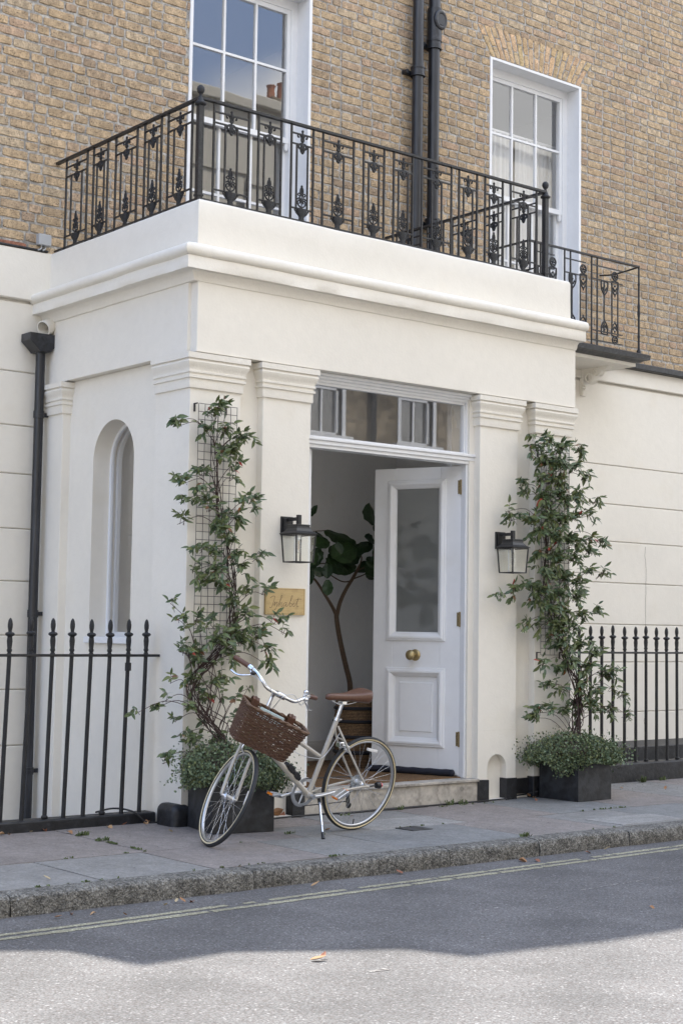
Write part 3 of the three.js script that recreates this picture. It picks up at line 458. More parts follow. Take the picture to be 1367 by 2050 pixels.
// ---------- hall behind the door ----------
{
  const hall = add(house, 'hall', merge([box(.27, 3.55, -.05, .172, -2.10, -.30), box(.272, 3.558, 3.70, 3.758, -2.1, -.302), box(.27, 3.558, .17, 3.70, -2.12, -1.86), box(.27, 1.10, .17, 3.2, -.32, -.272), box(2.70, 3.55, .17, 3.2, -.32, -.272), box(3.50, 3.55, .17, 3.7, -1.9, -.3)]), M.hall);
  add(hall, 'skirting_board', merge([rbox(.28, 3.5, .172, .345, -1.862, -1.842, .005), rbox(.28, 3.5, .345, .365, -1.862, -1.850, .004)]), M.skirting);
  add(hall, 'coir_matting', rbox(1.115, 3.4, .173, .190, -1.84, -.12, .004), M.coir);
}
// ---------- fanlight, frame and double door ----------
{
  const fz = -.085, fr = add(house, 'door_frame', merge([rbox(2.690, 2.759, .182, 3.22, -.16, fz, .005), rbox(2.724, 2.7595, .182, 3.22, fz - .01, fz + .018, .005), rbox(1.043, 1.112, .182, 3.22, -.16, fz, .005), rbox(1.112, 2.690, 3.158, 3.222, -.16, fz, .004), rbox(1.043, 2.759, 3.180, 3.2225, fz - .01, fz + .020, .005), rbox(1.043, 2.759, 3.200, 3.2225, fz, fz + .040, .005)]), M.white);
  add(fr, 'transom', merge([rbox(1.043, 2.765, 2.664, 2.690, -.17, fz + .012, .004), rbox(1.043, 2.770, 2.688, 2.722, -.17, fz + .026, .008), rbox(1.043, 2.775, 2.720, 2.742, -.17, fz + .038, .006), rbox(1.112, 2.690, 2.740, 2.756, -.15, fz - .004, .004)]), M.white);
  add(fr, 'glazing_bead', merge([rbox(2.675, 2.691, 2.742, 3.16, -.14, fz - .012, .004), rbox(1.111, 1.127, 2.742, 3.16, -.14, fz - .012, .004), rbox(1.112, 2.690, 3.138, 3.160, -.14, fz - .012, .004)]), M.white);
  const pg = new THREE.PlaneGeometry(1.575, .40, 30, 8), at = pg.attributes.position; for (let i = 0; i < at.count; i++) at.setZ(i, .00004 * n3(at.getX(i) * 3, at.getY(i) * 3, 1, 4)); pg.computeVertexNormals();
  add(fr, 'fanlight_pane', pg.translate(1.9, 2.945, -.122), M.glass);

  // one leaf: x from the hinge, y up, z outward face; panels raised and bolection moulded
  function leaf(hinge, turn, mirror, visible) {
    const Wd = .785, y0 = .196, y1 = 2.655, t = .046, S = mirror ? -1 : 1, q = new THREE.Quaternion().setFromAxisAngle(YU, turn);
    const at = g => { g = strip(g).scale(S, 1, 1); if (S < 0) flip(g); return g.applyQuaternion(q).translate(hinge.x, 0, hinge.z); };
    const b = (xa, xb, ya, yb, za, zb, r = .004) => rbox(xa, xb, ya, yb, za, zb, r);
    const gl = [.178, .607, 1.30, 2.505], pn = [.178, .607, .455, .985];
    const d = add(house, 'door', at(merge([b(0, gl[0], y0, y1, -t, 0), b(gl[1], Wd, y0, y1, -t, 0), b(gl[0], gl[1], gl[3], y1, -t, 0, .001), b(gl[0], gl[1], pn[3], gl[2], -t, 0, .001), b(gl[0], gl[1], y0, pn[2], -t, 0, .001)])), M.doorPaint);
    if (!visible) { add(d, 'panel', at(box(gl[0], gl[1], pn[2], gl[3], -t * .6, -t * .4)), M.doorPaint); return d; }
    const frame = (r, prof) => { const P = []; const ring = ([o, z]) => [V(r[0] - o, r[2] - o, z), V(r[1] + o, r[2] - o, z), V(r[1] + o, r[3] + o, z), V(r[0] - o, r[3] + o, z)]; const rows = prof.map(ring); for (let i = 0; i + 1 < rows.length; i++) for (let k = 0; k < 4; k++) { const m = (k + 1) % 4, qd = [rows[i][k], rows[i][m], rows[i + 1][m], rows[i + 1][k]]; for (const j of [0, 1, 2, 0, 2, 3]) P.push(qd[j].x, qd[j].y, qd[j].z); } const g = new THREE.BufferGeometry(); g.setAttribute('position', new THREE.Float32BufferAttribute(P, 3)); return uvm(toCreasedNormals(g, .45)); };
    const bol = [[.050, -.001], [.050, .010], [.044, .016], [.036, .017], [.032, .022], [.022, .026], [.012, .025], [.004, .018], [-.004, .010], [-.012, .006], [-.020, -.004], [-.022, -.014], [-.022, -.03]];
    add(d, 'panel_moulding', at(frame(gl, bol)), M.doorPaint); add(d, 'panel_moulding', at(frame(pn, bol)), M.doorPaint);
    add(d, 'panel', at(merge([frame([pn[0] + .020, pn[1] - .020, pn[2] + .02, pn[3] - .02], [[.0, -.020], [-.045, -.018], [-.052, -.012], [-.055, -.006]]), box(pn[0] + .073, pn[1] - .073, pn[2] + .073, pn[3] - .073, -.03, -.006)])), M.doorPaint);
    const pg2 = new THREE.PlaneGeometry(gl[1] - gl[0] - .03, gl[3] - gl[2] - .03).translate((gl[0] + gl[1]) / 2, (gl[2] + gl[3]) / 2, -.022); add(d, 'frosted_pane', at(pg2), M.frosted);
    const lathe = (pts, n = 24) => new THREE.LatheGeometry(pts.map(p => new THREE.Vector2(...p)), n).rotateX(Math.PI / 2);
    const kn = add(d, 'door_knob', at(strip(lathe([[0, .112], [.020, .110], [.036, .102], [.041, .092], [.038, .082], [.022, .074], [.014, .064], [.014, .016], [.02, .012]]).translate(.395, 1.137, 0))), M.brass);
    add(kn, 'rose', at(strip(lathe([[.012, .014], [.030, .012], [.040, .010], [.046, .004], [.047, 0]]).translate(.395, 1.137, 0))), M.brass);
    for (const y of [2.484, 1.427, .481]) add(d, 'hinge', at(merge([b(-.030, -.004, y - .055, y + .055, -.010, -.0005 + .002, .001), b(.004, .028, y - .055, y + .055, -.010, .002, .001), rod(V(-.001, y - .06, .008), V(-.001, y + .06, .008), .0075, .0075, 10), ...[-.03, -.01, .01, .03].map(k => rod(V(-.001, y + k - .001, .008), V(-.001, y + k + .001, .008), .0082, .0082, 10))])), M.hingeBrass);
    return d;
  }
  const ang = 69 * Math.PI / 180;
  leaf(V(2.690, 0, -.140), -ang, true, true); leaf(V(1.163, 0, -.125), 1.54, false, false);
}

// ---------- ironwork over the porch ----------
const bar = (a, b, w = .007, d = w) => { const L = b.distanceTo(a), g = new THREE.BoxGeometry(w * 2, L, d * 2); return uvm(g.applyQuaternion(new THREE.Quaternion().setFromUnitVectors(YU, b.clone().sub(a).normalize())).translate((a.x + b.x) / 2, (a.y + b.y) / 2, (a.z + b.z) / 2)); };
const curl = (pts, r = .006) => tube(pts.map(p => V(p[0], p[1], 0)), r, 18, 6);
const mirrorX = gs => gs.concat(gs.map(g => flip(strip(g).clone().scale(-1, 1, 1))));
// fleur-de-lys above a leafy drop; and an openwork palmette standing in a little basket (centred on x = 0)
const fleur = merge([ball(V(0, .080, 0), .012, 1, 1, .7, 8), ball(V(0, .052, 0), .014, .8, 2.0, .7, 8), ...mirrorX([curl([[.006, .02], [.018, .045], [.034, .056], [.044, .046], [.040, .032], [.031, .034]], .0065), curl([[.0, .0], [.010, .015], [.008, .03]], .008)]), uvm(new THREE.BoxGeometry(.026, .012, .016).translate(0, .012, 0)),
  ball(V(0, -.035, 0), .020, 1, 1.7, .55, 8), ...mirrorX([curl([[.006, -.012], [.026, -.018], [.036, -.036], [.026, -.052], [.014, -.046]], .0075), curl([[.0, -.02], [.016, -.045], [.012, -.07], [.0, -.086]], .0075)]), ball(V(0, -.078, 0), .010, 1, 1.4, .7, 8)]);
const palmette = merge([ball(V(0, .170, 0), .010, 1, 1.1, .8, 8), curl([[0, .005], [0, .16]], .005), ...mirrorX([curl([[.0, .10], [.012, .125], [.010, .150], [.0, .165]], .006), curl([[.004, .105], [.026, .118], [.034, .106], [.026, .098]], .005), curl([[.0, .06], [.018, .085], [.012, .105], [.0, .112]], .0055), curl([[.004, .01], [.030, .03], [.036, .052], [.022, .066], [.012, .052], [.020, .042]], .006), curl([[.008, .070], [.030, .080], [.038, .070]], .005)]),
  uvm(new THREE.BoxGeometry(.110, .010, .020)), strip(new THREE.LatheGeometry([[.022, -.088], [.026, -.080], [.022, -.066], [.030, -.05], [.042, -.03], [.046, -.010], [.048, -.002]].map(p => new THREE.Vector2(...p)), 10).scale(1, 1, .55)), ...mirrorX([curl([[.044, -.004], [.058, -.002], [.062, -.014], [.054, -.02]], .0055), curl([[.026, -.05], [.050, -.03], [.056, -.012]], .005)])]);
const rosette = merge([strip(new THREE.TorusGeometry(.030, .006, 6, 18)), ball(V(0, 0, 0), .010, 1, 1, .8, 8), ...Array.from({ length: 6 }, (_, i) => ball(V(.019 * Math.cos(i * 1.047), .019 * Math.sin(i * 1.047), 0), .009, 1, 1, .7, 6))]);
const anthemion = merge([curl([[-.036, .045], [-.036, .0], [-.022, -.035], [0, -.058]], .006), curl([[.036, .045], [.036, .0], [.022, -.035], [0, -.058]], .006), curl([[-.036, .045], [0, .05], [.036, .045]], .006), ball(V(0, .012, 0), .012, 1, 1, .7, 6), ...Array.from({ length: 5 }, (_, i) => { const a = -2.6 + i * .52; return ball(V(.022 * Math.cos(a), .012 + .034 * Math.sin(a), 0), .010, .8, 1.4, .6, 6); }), ball(V(0, -.066, 0), .007, 1, 1.6, .8, 6)]);
{
  const P = thing('porch_railing', 'black wrought iron railing with fleur-de-lys panels round the flat roof of the porch', 'railing', [1.9, 4.296, -.06]);
  const top = 5.042, zf = -.06, xl = .072, xr = 3.560, B = (n, a, b, w, d) => add(P, n, bar(a, b, w, d), M.iron);
  const post = (x, z) => { const g = add(P, 'post', merge([rbox(x - .021, x + .021, 4.29, 4.985, z - .021, z + .021, .003), rbox(x - .026, x + .026, 4.335, 4.352, z - .026, z + .026, .003)]), M.iron); add(g, 'finial', strip(new THREE.LatheGeometry([[.024, 4.985], [.040, 4.992], [.042, 5.004], [.030, 5.012], [.022, 5.03], [.012, 5.055], [.010, 5.068], [.016, 5.072], [.025, 5.085], [.0285, 5.102], [.025, 5.119], [.012, 5.131], [0, 5.133]].map(p => new THREE.Vector2(...p)), 16).translate(x, 0, z)), M.iron); };
  post(xl, zf); post(xr, zf);
  B('top_rail', V(xl, top, zf), V(xr, top, zf), .009, .016); B('bottom_rail', V(xl, 4.322, zf), V(xr, 4.322, zf), .006, .010);
  for (const x of [xl, xr]) { const g = merge([bar(V(x, top, zf), V(x, top, WZ - .02), .016, .009), bar(V(x, 4.322, zf), V(x, 4.322, WZ - .02), .010, .006)]); add(P, 'return_rail', g, M.iron); }
  const panel = (at, a, b, turn) => { // a, b along the run
    const q = new THREE.Quaternion().setFromAxisAngle(YU, turn ? Math.PI / 2 : 0), c = (a + b) / 2, w = .0068;
    for (const s of [a, b]) B('bar', at(s, 4.295), at(s, top), w);
    for (const y of [4.972, 4.894, 4.412]) B('cross_bar', at(a, y), at(b, y), .0055);
    const h = Math.min(.052, (b - a) * .25); for (const s of [c - h, c + h]) B('bar', at(s, 4.412), at(s, 4.894), .0058);
    put(P, 'fleur_ornament', fleur, M.iron, at(c, 4.916), q); put(P, 'palmette_ornament', palmette, M.iron, at(c, 4.412), q);
  };
  for (const [a, b] of [[.19, .491], [.578, .782], [.875, 1.079], [1.17, 1.466], [1.565, 1.77], [1.869, 2.066], [2.163, 2.478], [2.563, 2.762], [2.854, 3.054], [3.149, 3.452]]) panel((s, y) => V(s, y, zf), a, b, false);
  for (const x of [xl, xr]) for (const [a, b] of [[-.159, -.468], [-.56, -.787], [-.893, -1.2], [-1.32, -1.534], [-1.632, -1.965]]) panel((s, y) => V(x, y, s), a, b, true);
}
{
  const P = thing('balcony', 'shallow balcony with black rosette railing on a black slab beside the porch roof', 'balcony', [5.76, 4.25, -1.85]);
  const zf = -1.585, x0 = 4.945, x1 = 6.580, top = 5.16, B = (n, a, b, w, d) => add(P, n, bar(a, b, w, d), M.iron);
  const slab = add(P, 'slab', moulding([[-.02, 4.135], [.015, 4.14], [.045, 4.16], [.06, 4.160], [.085, 4.168], [.090, 4.212], [.07, 4.226], [-.2, 4.232], [-.6, 4.233]], { x0: x0 - .02, x1: x1 - .03, z0: WZ, z1: zf + .02 }, { n: 4 }), M.lead);
  add(P, 'soffit', box(x0 - .0, x1 - .05, 4.10, 4.136, WZ, zf - .0), M.stucco);
  add(P, 'console_bracket', (() => { const s = new THREE.Shape(); s.moveTo(0, 0); s.bezierCurveTo(.02, .09, -.01, .17, .05, .20); s.bezierCurveTo(.10, .22, .11, .13, .07, .12); s.bezierCurveTo(.14, .09, .17, .17, .15, .21); s.bezierCurveTo(.20, .16, .27, .20, .24, .25); s.bezierCurveTo(.30, .22, .36, .25, .36, .30); s.lineTo(-.03, .30); s.lineTo(-.03, 0); const g = new THREE.ExtrudeGeometry(s, { depth: .05, bevelEnabled: true, bevelSize: .012, bevelThickness: .012, bevelSegments: 3 }); return uvm(merge([strip(g), strip(new THREE.TorusGeometry(.045, .012, 8, 20).translate(.10, .17, .065)), strip(new THREE.TorusGeometry(.026, .010, 8, 16).translate(.20, .235, .065)), strip(new THREE.TorusGeometry(.02, .009, 8, 16).translate(.035, .07, .065)), strip(new THREE.TorusGeometry(.045, .012, 8, 20).translate(.10, .17, -.015)), strip(new THREE.TorusGeometry(.026, .010, 8, 16).translate(.20, .235, -.015))]).rotateY(-Math.PI / 2).translate(6.33, 3.835, WZ + .03)); })(), M.stuccoOld);
  B('top_rail', V(x0, top, zf), V(x1, top, zf), .008, .015); B('return_rail', V(x0, top, zf), V(x0, top, WZ), .012, .008);
  add(P, 'return_rail', tube([V(x1, top, zf), V(x1 + .005, top - .012, -1.75), V(x1, top - .02, -1.95), V(x1, top, WZ)], .009, 14, 6), M.iron);
  add(P, 'post', strip(new THREE.LatheGeometry([[.022, 4.232], [.022, 4.27], [.012, 4.29], [.011, 4.40], [.016, 4.42], [.011, 4.44], [.011, 4.62], [.017, 4.66], [.013, 4.70], [.017, 4.74], [.010, 4.78], [.010, 4.95], [.015, 4.97], [.010, 4.99], [.010, 5.16]].map(p => new THREE.Vector2(...p)), 10).translate(x1, 0, zf)), M.iron);
  for (const [a, b] of [[5.02, 5.30], [5.45, 5.76], [5.85, 6.32]]) {
    for (const s of [a, a + .085]) B('bar', V(s, 4.232, zf), V(s, top, zf), .0065);
    const c = (a + b) / 2 + .06;
    for (const y of [5.07, 4.93, 4.40, 4.30]) B('cross_bar', V(a, y, zf), V(b, y, zf), .0055);
    for (const s of [c - .105, c + .015, c + .105]) B('bar', V(s, 4.40, zf), V(s, 4.93, zf), .0055);
    put(P, 'rosette', rosette, M.iron, V(c + .06, 5.0, zf)).scale.setScalar(1.4); put(P, 'rosette', rosette, M.iron, V(c + .06, 4.335, zf)).scale.setScalar(1.3); put(P, 'leaf_ornament', anthemion, M.iron, V(c + .06, 4.88, zf)).scale.setScalar(1.35); put(P, 'leaf_ornament', anthemion, M.iron, V(c - .10, 4.86, zf)).scale.setScalar(1.35);
    const fl = new THREE.Quaternion().setFromAxisAngle(V(0, 0, 1), Math.PI); put(P, 'leaf_ornament', anthemion, M.iron, V(c + .06, 4.44, zf), fl).scale.setScalar(1.3); put(P, 'leaf_ornament', anthemion, M.iron, V(c - .10, 4.44, zf), fl).scale.setScalar(1.3);
  }
}
// ---------- pavement railings ----------
const spear = strip(new THREE.LatheGeometry([[.0135, -.25], [.0165, -.245], [.0165, -.232], [.0125, -.228], [.0125, -.222], [.0175, -.216], [.0175, -.205], [.0140, -.200], [.0165, -.18], [.0190, -.150], [.0165, -.128], [.0150, -.122], [.030, -.112], [.0315, -.104], [.026, -.096], [.013, -.092], [.0115, -.086], [.0165, -.060], [.0170, -.042], [.013, -.018], [.006, -.004], [0, 0]].map(p => new THREE.Vector2(...p)), 10));
function areaRailing(name, label, xs, z, yTop, yRail, yP, zP0, zP1, xa, xb, lean) {
  const P = thing(name, label, 'railing', [(xa + xb) / 2, 0, z]);
  const pl = uvm(new RoundedBoxGeometry(xb - xa, yP + .06, zP1 - zP0, 3, .014)); pl.translate((xa + xb) / 2, (yP - .06) / 2, (zP0 + zP1) / 2); add(P, 'plinth', pl, M.blackPaint);
  add(P, 'top_rail', rbox(xa, xb + .02, yRail - .009, yRail + .009, z - .020, z + .020, .003), M.iron);
  const R = rng(name.length + xs.length);
  xs.forEach((x, i) => {
    const dx = lean(x) + (R() - .5) * .008, dz = (R() - .5) * .008, b = add(P, 'bar', merge([rod(V(x + dx, yP - .01, z + dz), V(x, yTop - .235, z), .0150, .0140, 9), ...(i % 3 === 1 ? [strip(new THREE.SphereGeometry(.024, 8, 6).scale(1, .7, 1).translate(x + dx, yP + .012, z + dz))] : [])]), M.iron);
    put(b, 'finial', spear, M.iron, V(x, yTop + (R() - .5) * .012, z), new THREE.Quaternion().setFromAxisAngle(V(0, 0, 1), (R() - .5) * .03));
    if (i === xs.length - 2 && name === 'area_railing') add(b, 'repair_collar', rod(V(x, 1.03, z), V(x, 1.085, z), .022, .022, 8), M.iron);
  });
  return P;
}
{
  const L = [-3.2, -3.05, -2.9, -2.75, -2.6, -2.45, -2.3, -2.15, -2.0, -1.86, -1.71, -1.56, -1.41, -1.26, -1.10, -.95, -.79, -.645, -.50, -.355, -.210, -.070];
  areaRailing('area_railing', 'black spear-topped iron railing on a low black kerb in front of the black downpipe', L.map(x => x - .033), -.32, 1.38, 1.134, .070, -.41, -.27, -3.4, -.02, () => -.028);
  const Rr = [3.93, 4.08, 4.225, 4.37, 4.515, 4.665, 4.815, 4.965, 5.125, 5.281, 5.425, 5.575, 5.72, 5.87, 6.02, 6.17, 6.32, 6.47, 6.62, 6.77, 6.92, 7.07, 7.22, 7.37, 7.52];
  areaRailing('area_railing', 'black spear-topped iron railing on a tall black plinth behind the small square planter', Rr, -.53, 1.405, 1.160, .165, -.62, -.445, 3.82, 7.7, () => 0);
}
// ---------- rainwater pipes ----------
{
  const P = thing('downpipe', 'black downpipe with a square hopper head in the corner by the arched window', 'downpipe', [-.075, 0, WZ + .10]), x = -.078, z = WZ + .095;
  add(P, 'pipe', merge([rod(V(x, -.17, z), V(x, 3.50, z), .037, .037, 16)]), M.pipe);
  const hop = [[-.125, 3.605], [.125, 3.605], [.125, 3.555], [.04, 3.475], [-.04, 3.475], [-.125, 3.555]]; add(P, 'hopper', uvm(strip(extrude(hop, .15, [], .006).translate(x, 0, z - .075))), M.pipe);
  for (const y of [2.98, 1.42, .21]) add(P, 'bracket', merge([rod(V(x, y - .028, z), V(x, y + .028, z), .043, .043, 16), rbox(x + .03, x + .12, y - .016, y + .016, z - .015, z + .015, .004), rod(V(x + .115, y, z + .01), V(x + .115, y, z - .10), .010)]), M.pipe);
  { const a = V(.09, 3.735, z - .02), b = V(-.085, 3.655, z + .05), d = b.clone().sub(a).normalize(), q = new THREE.Quaternion().setFromUnitVectors(YU, d), L = a.distanceTo(b); add(P, 'outlet_pipe', merge([strip(new THREE.CylinderGeometry(.062, .060, L, 20, 1, true).applyQuaternion(q).translate((a.x + b.x) / 2, (a.y + b.y) / 2, (a.z + b.z) / 2)), strip(new THREE.CylinderGeometry(.052, .052, L, 20, 1, true).applyQuaternion(q).translate((a.x + b.x) / 2, (a.y + b.y) / 2, (a.z + b.z) / 2)), strip(new THREE.TorusGeometry(.057, .006, 8, 20).applyQuaternion(new THREE.Quaternion().setFromUnitVectors(V(0, 0, 1), d)).translate(b.x, b.y, b.z))]), M.stuccoOld); }
  const vp = (name, label, x, r, cols, boss) => {
    const Q = thing(name, label, 'downpipe', [x, 4.03, WZ + .1]), zz = WZ + .10; add(Q, 'pipe', rod(V(x, 4.02, zz), V(x, 9.6, zz), r, r, 20), M.pipe);
    for (const y of cols) add(Q, 'collar', merge([rod(V(x, y - .045, zz), V(x, y + .045, zz), r + .012, r + .012, 20), rod(V(x, y + .03, zz), V(x, y + .045, zz), r + .018, r + .018, 20), rod(V(x, y - .045, zz), V(x, y - .032, zz), r + .018, r + .018, 20), rbox(x - r - .06, x + r + .06, y - .022, y + .022, WZ - .01, WZ + .04, .006), rod(V(x - r - .05, y, WZ + .02), V(x - r - .05, y, WZ + .07), .020)]), M.pipe);
    if (boss) add(Q, 'inspection_boss', merge([rod(V(x, 7.05, zz), V(x, 7.38, zz), r + .016, r + .016, 20), strip(new THREE.TorusGeometry(.062, .020, 10, 24).scale(1, 1.25, 1).translate(x + .02, 7.26, zz + r + .01)), strip(new THREE.CylinderGeometry(.055, .055, .05, 20).rotateX(Math.PI / 2).translate(x + .02, 7.26, zz + r))]), M.pipe);
  };
  vp('downpipe', 'slim black downpipe on the brick wall, nearer the larger sash window', 3.851, .054, [6.70, 8.6], false);
  vp('downpipe', 'black soil pipe with an inspection boss on the brick wall above the porch', 4.060, .056, [7.02, 5.25, 8.9], true);
  tag(add(scene, 'wire_loop', tube([V(3.92, 6.95, WZ + .05), V(3.955, 6.85, WZ + .06), V(3.96, 6.72, WZ + .06), V(3.93, 6.60, WZ + .06)], .004, 16, 5), M.greyBox), 'thin grey wire looping beside the collar of the slim downpipe', 'wire');
  const J = thing('junction_box', 'small grey junction box with two cables on red bricks above the stucco band', 'junction box', [-.045, 4.38, WZ]);
  add(J, 'case', rbox(-.10, .012, 4.345, 4.435, WZ, WZ + .055, .008), M.greyBox); add(J, 'cable', merge([tube([V(-.065, 4.35, WZ + .03), V(-.068, 4.32, WZ + .035), V(-.10, 4.30, WZ + .04)], .006, 8, 6), tube([V(-.03, 4.35, WZ + .03), V(-.03, 4.325, WZ + .035), V(-.06, 4.30, WZ + .045)], .006, 8, 6)]), M.greyBox);
}

// ---------- wall lanterns, name plate ----------
function lantern(x, label, glassNote) {
  const L = thing('wall_lantern', label, 'lantern', [x, 2.0, 0], 'lanterns beside the door'), zc = .150;
  add(L, 'back_plate', merge([rbox(x - .052, x + .052, 1.995, 2.132, 0, .016, .003), rbox(x - .040, x + .040, 2.01, 2.118, .016, .030, .003)]), M.iron);
  add(L, 'arm', merge([rbox(x - .011, x + .011, 2.098, 2.122, .02, zc + .012, .002), rbox(x - .014, x + .014, 2.06, 2.138, zc - .014, zc + .014, .002)]), M.iron);
  const hip = (w0, y0, w1, y1) => { const P = [], c = (w, y) => [V(x - w, y, zc - w), V(x + w, y, zc - w), V(x + w, y, zc + w), V(x - w, y, zc + w)], a = c(w0, y0), b = c(w1, y1); for (let i = 0; i < 4; i++) { const k = (i + 1) % 4; for (const v of [a[i], b[k], a[k], a[i], b[i], b[k]]) P.push(v.x, v.y, v.z); } const g = new THREE.BufferGeometry(); g.setAttribute('position', new THREE.Float32BufferAttribute(P, 3)); g.computeVertexNormals(); return strip(g); };
  const roof = add(L, 'roof', merge([hip(.098, 2.000, .098, 2.004), hip(.098, 2.004, .074, 2.020), hip(.074, 2.020, .060, 2.040), hip(.060, 2.040, .056, 2.058), rbox(x - .059, x + .059, 2.056, 2.068, zc - .059, zc + .059, .003), box(x - .09, x + .09, 1.997, 2.001, zc - .09, zc + .09)]), M.iron);
  const w0 = .074, w1 = .086, ya = 1.803, yb = 1.998, f = [];
  for (const [sx, sz] of [[-1, -1], [1, -1], [1, 1], [-1, 1]]) f.push(bar(V(x + sx * w0, ya, zc + sz * w0), V(x + sx * w1, yb, zc + sz * w1), .0042));
  for (const [w, y] of [[w0, ya], [w1, yb - .004]]) { f.push(rbox(x - w - .004, x + w + .004, y - .004, y + .004, zc - w - .004, zc - w + .004, .001), rbox(x - w - .004, x + w + .004, y - .004, y + .004, zc + w - .004, zc + w + .004, .001), rbox(x - w - .004, x - w + .004, y - .004, y + .004, zc - w, zc + w, .001), rbox(x + w - .004, x + w + .004, y - .004, y + .004, zc - w, zc + w, .001)); }
  add(L, 'frame', merge(f), M.iron);
  for (let i = 0; i < 4; i++) { const c = [[-1, -1], [1, -1], [1, 1], [-1, 1]], a = c[i], b = c[(i + 1) % 4], P = [V(x + a[0] * w0, ya, zc + a[1] * w0), V(x + b[0] * w0, ya, zc + b[1] * w0), V(x + b[0] * w1, yb, zc + b[1] * w1), V(x + a[0] * w1, yb, zc + a[1] * w1)], A = []; for (const k of [0, 2, 1, 0, 3, 2]) A.push(P[k].x, P[k].y, P[k].z); const g = new THREE.BufferGeometry(); g.setAttribute('position', new THREE.Float32BufferAttribute(A, 3)); g.computeVertexNormals(); add(L, 'pane', strip(g), M.lampGlass); }
  const sock = add(L, 'lamp_holder', merge([rod(V(x, 1.965, zc), V(x, 1.998, zc), .016, .016, 14)]), M.alu);
  add(sock, 'bulb', strip(new THREE.LatheGeometry([[0, 1.865], [.012, 1.868], [.017, 1.885], [.017, 1.92], [.013, 1.95], [.012, 1.966]].map(p => new THREE.Vector2(...p)), 14).translate(x, 0, zc)), M.bulb); add(sock, 'filament', rod(V(x, 1.885, zc), V(x, 1.955, zc), .003), M.filament);
  add(L, 'conduit', rod(V(x, 1.803, zc - .045), V(x, 1.99, zc - .045), .005), M.alu);
}
lantern(.842, 'black wall lantern on the pilaster above the brass name plate');
lantern(2.985, 'black wall lantern on the pilaster half covered by climbing leaves');
{
  // brass plate with the handwritten name
  const cv = document.createElement('canvas'); cv.width = 1024; cv.height = 560; const c = cv.getContext('2d');
  c.fillStyle = '#bda678'; c.fillRect(0, 0, 1024, 560);
  const R = rng(3); for (let i = 0; i < 2600; i++) { const y = R() * 560; c.fillStyle = R() > .5 ? 'rgba(214,188,138,.10)' : 'rgba(120,92,50,.10)'; c.fillRect(R() * 1024, y, 60 + R() * 240, 1 + R() * 2); }
  for (let i = 0; i < 26; i++) { c.fillStyle = 'rgba(92,70,40,.07)'; c.beginPath(); c.arc(R() * 1024, R() * 560, 10 + R() * 50, 0, 7); c.fill(); }
  c.strokeStyle = 'rgba(90,66,34,.8)'; c.lineWidth = 5; c.strokeRect(22, 22, 980, 516);
  c.strokeStyle = '#3a2b20'; c.lineCap = 'round'; c.lineJoin = 'round';
  const S = (w, ...p) => { c.lineWidth = w; c.beginPath(); c.moveTo(p[0], p[1]); for (let i = 2; i < p.length; i += 6) c.bezierCurveTo(p[i], p[i + 1], p[i + 2], p[i + 3], p[i + 4], p[i + 5]); c.stroke(); };
  S(8, 118, 214, 150, 176, 216, 160, 236, 176, 232, 236, 190, 330, 164, 390, 150, 420, 118, 430, 104, 404); // I
  S(8, 196, 372, 218, 330, 236, 300, 250, 288, 246, 318, 232, 350, 226, 384, 250, 330, 284, 292, 300, 300, 306, 330, 280, 420, 250, 452, 236, 466, 226, 452, 236, 436); // n
  S(8, 296, 384, 350, 320, 420, 200, 424, 160, 424, 132, 396, 150, 384, 210, 366, 290, 352, 340, 342, 386, 366, 330, 400, 296, 414, 304, 424, 322, 398, 366, 406, 384, 414, 392, 430, 384, 444, 372); // h
  S(8, 540, 306, 516, 286, 470, 316, 458, 352, 452, 388, 486, 392, 514, 358, 530, 336, 540, 312, 544, 300, 536, 330, 520, 372, 530, 384, 544, 390, 566, 372, 584, 350); // a
  S(8, 584, 350, 640, 290, 690, 190, 694, 158, 692, 134, 668, 152, 656, 200, 640, 270, 616, 350, 622, 378, 630, 400, 668, 386, 680, 350, 688, 316, 664, 300, 646, 330); // b
  S(8, 684, 352, 712, 330, 726, 308, 732, 300, 722, 332, 708, 372, 720, 384, 734, 390, 756, 366, 772, 340); S(9, 742, 262, 743, 262, 744, 262, 745, 262); // i
  S(8, 772, 340, 812, 290, 842, 220, 850, 190, 836, 250, 800, 340, 806, 376, 812, 396, 838, 384, 856, 366); S(7, 770, 246, 820, 226, 880, 212, 926, 222); // t
  const t = new THREE.CanvasTexture(cv); t.colorSpace = THREE.SRGBColorSpace; t.needsUpdate = true;
  const P = thing('name_plate', 'brass name plate with handwritten lettering on the pilaster beside the door', 'sign', [.836, 1.525, 0]);
  add(P, 'plate', rbox(.660, 1.012, 1.430, 1.620, 0, .016, .003), mat([.42, .31, .15], .45, { metalness: .35 }));
  add(P, 'face', new THREE.PlaneGeometry(.350, .188).translate(.836, 1.525, .0175), new THREE.MeshStandardMaterial({ map: t, roughness: .48, metalness: .25 }));
}
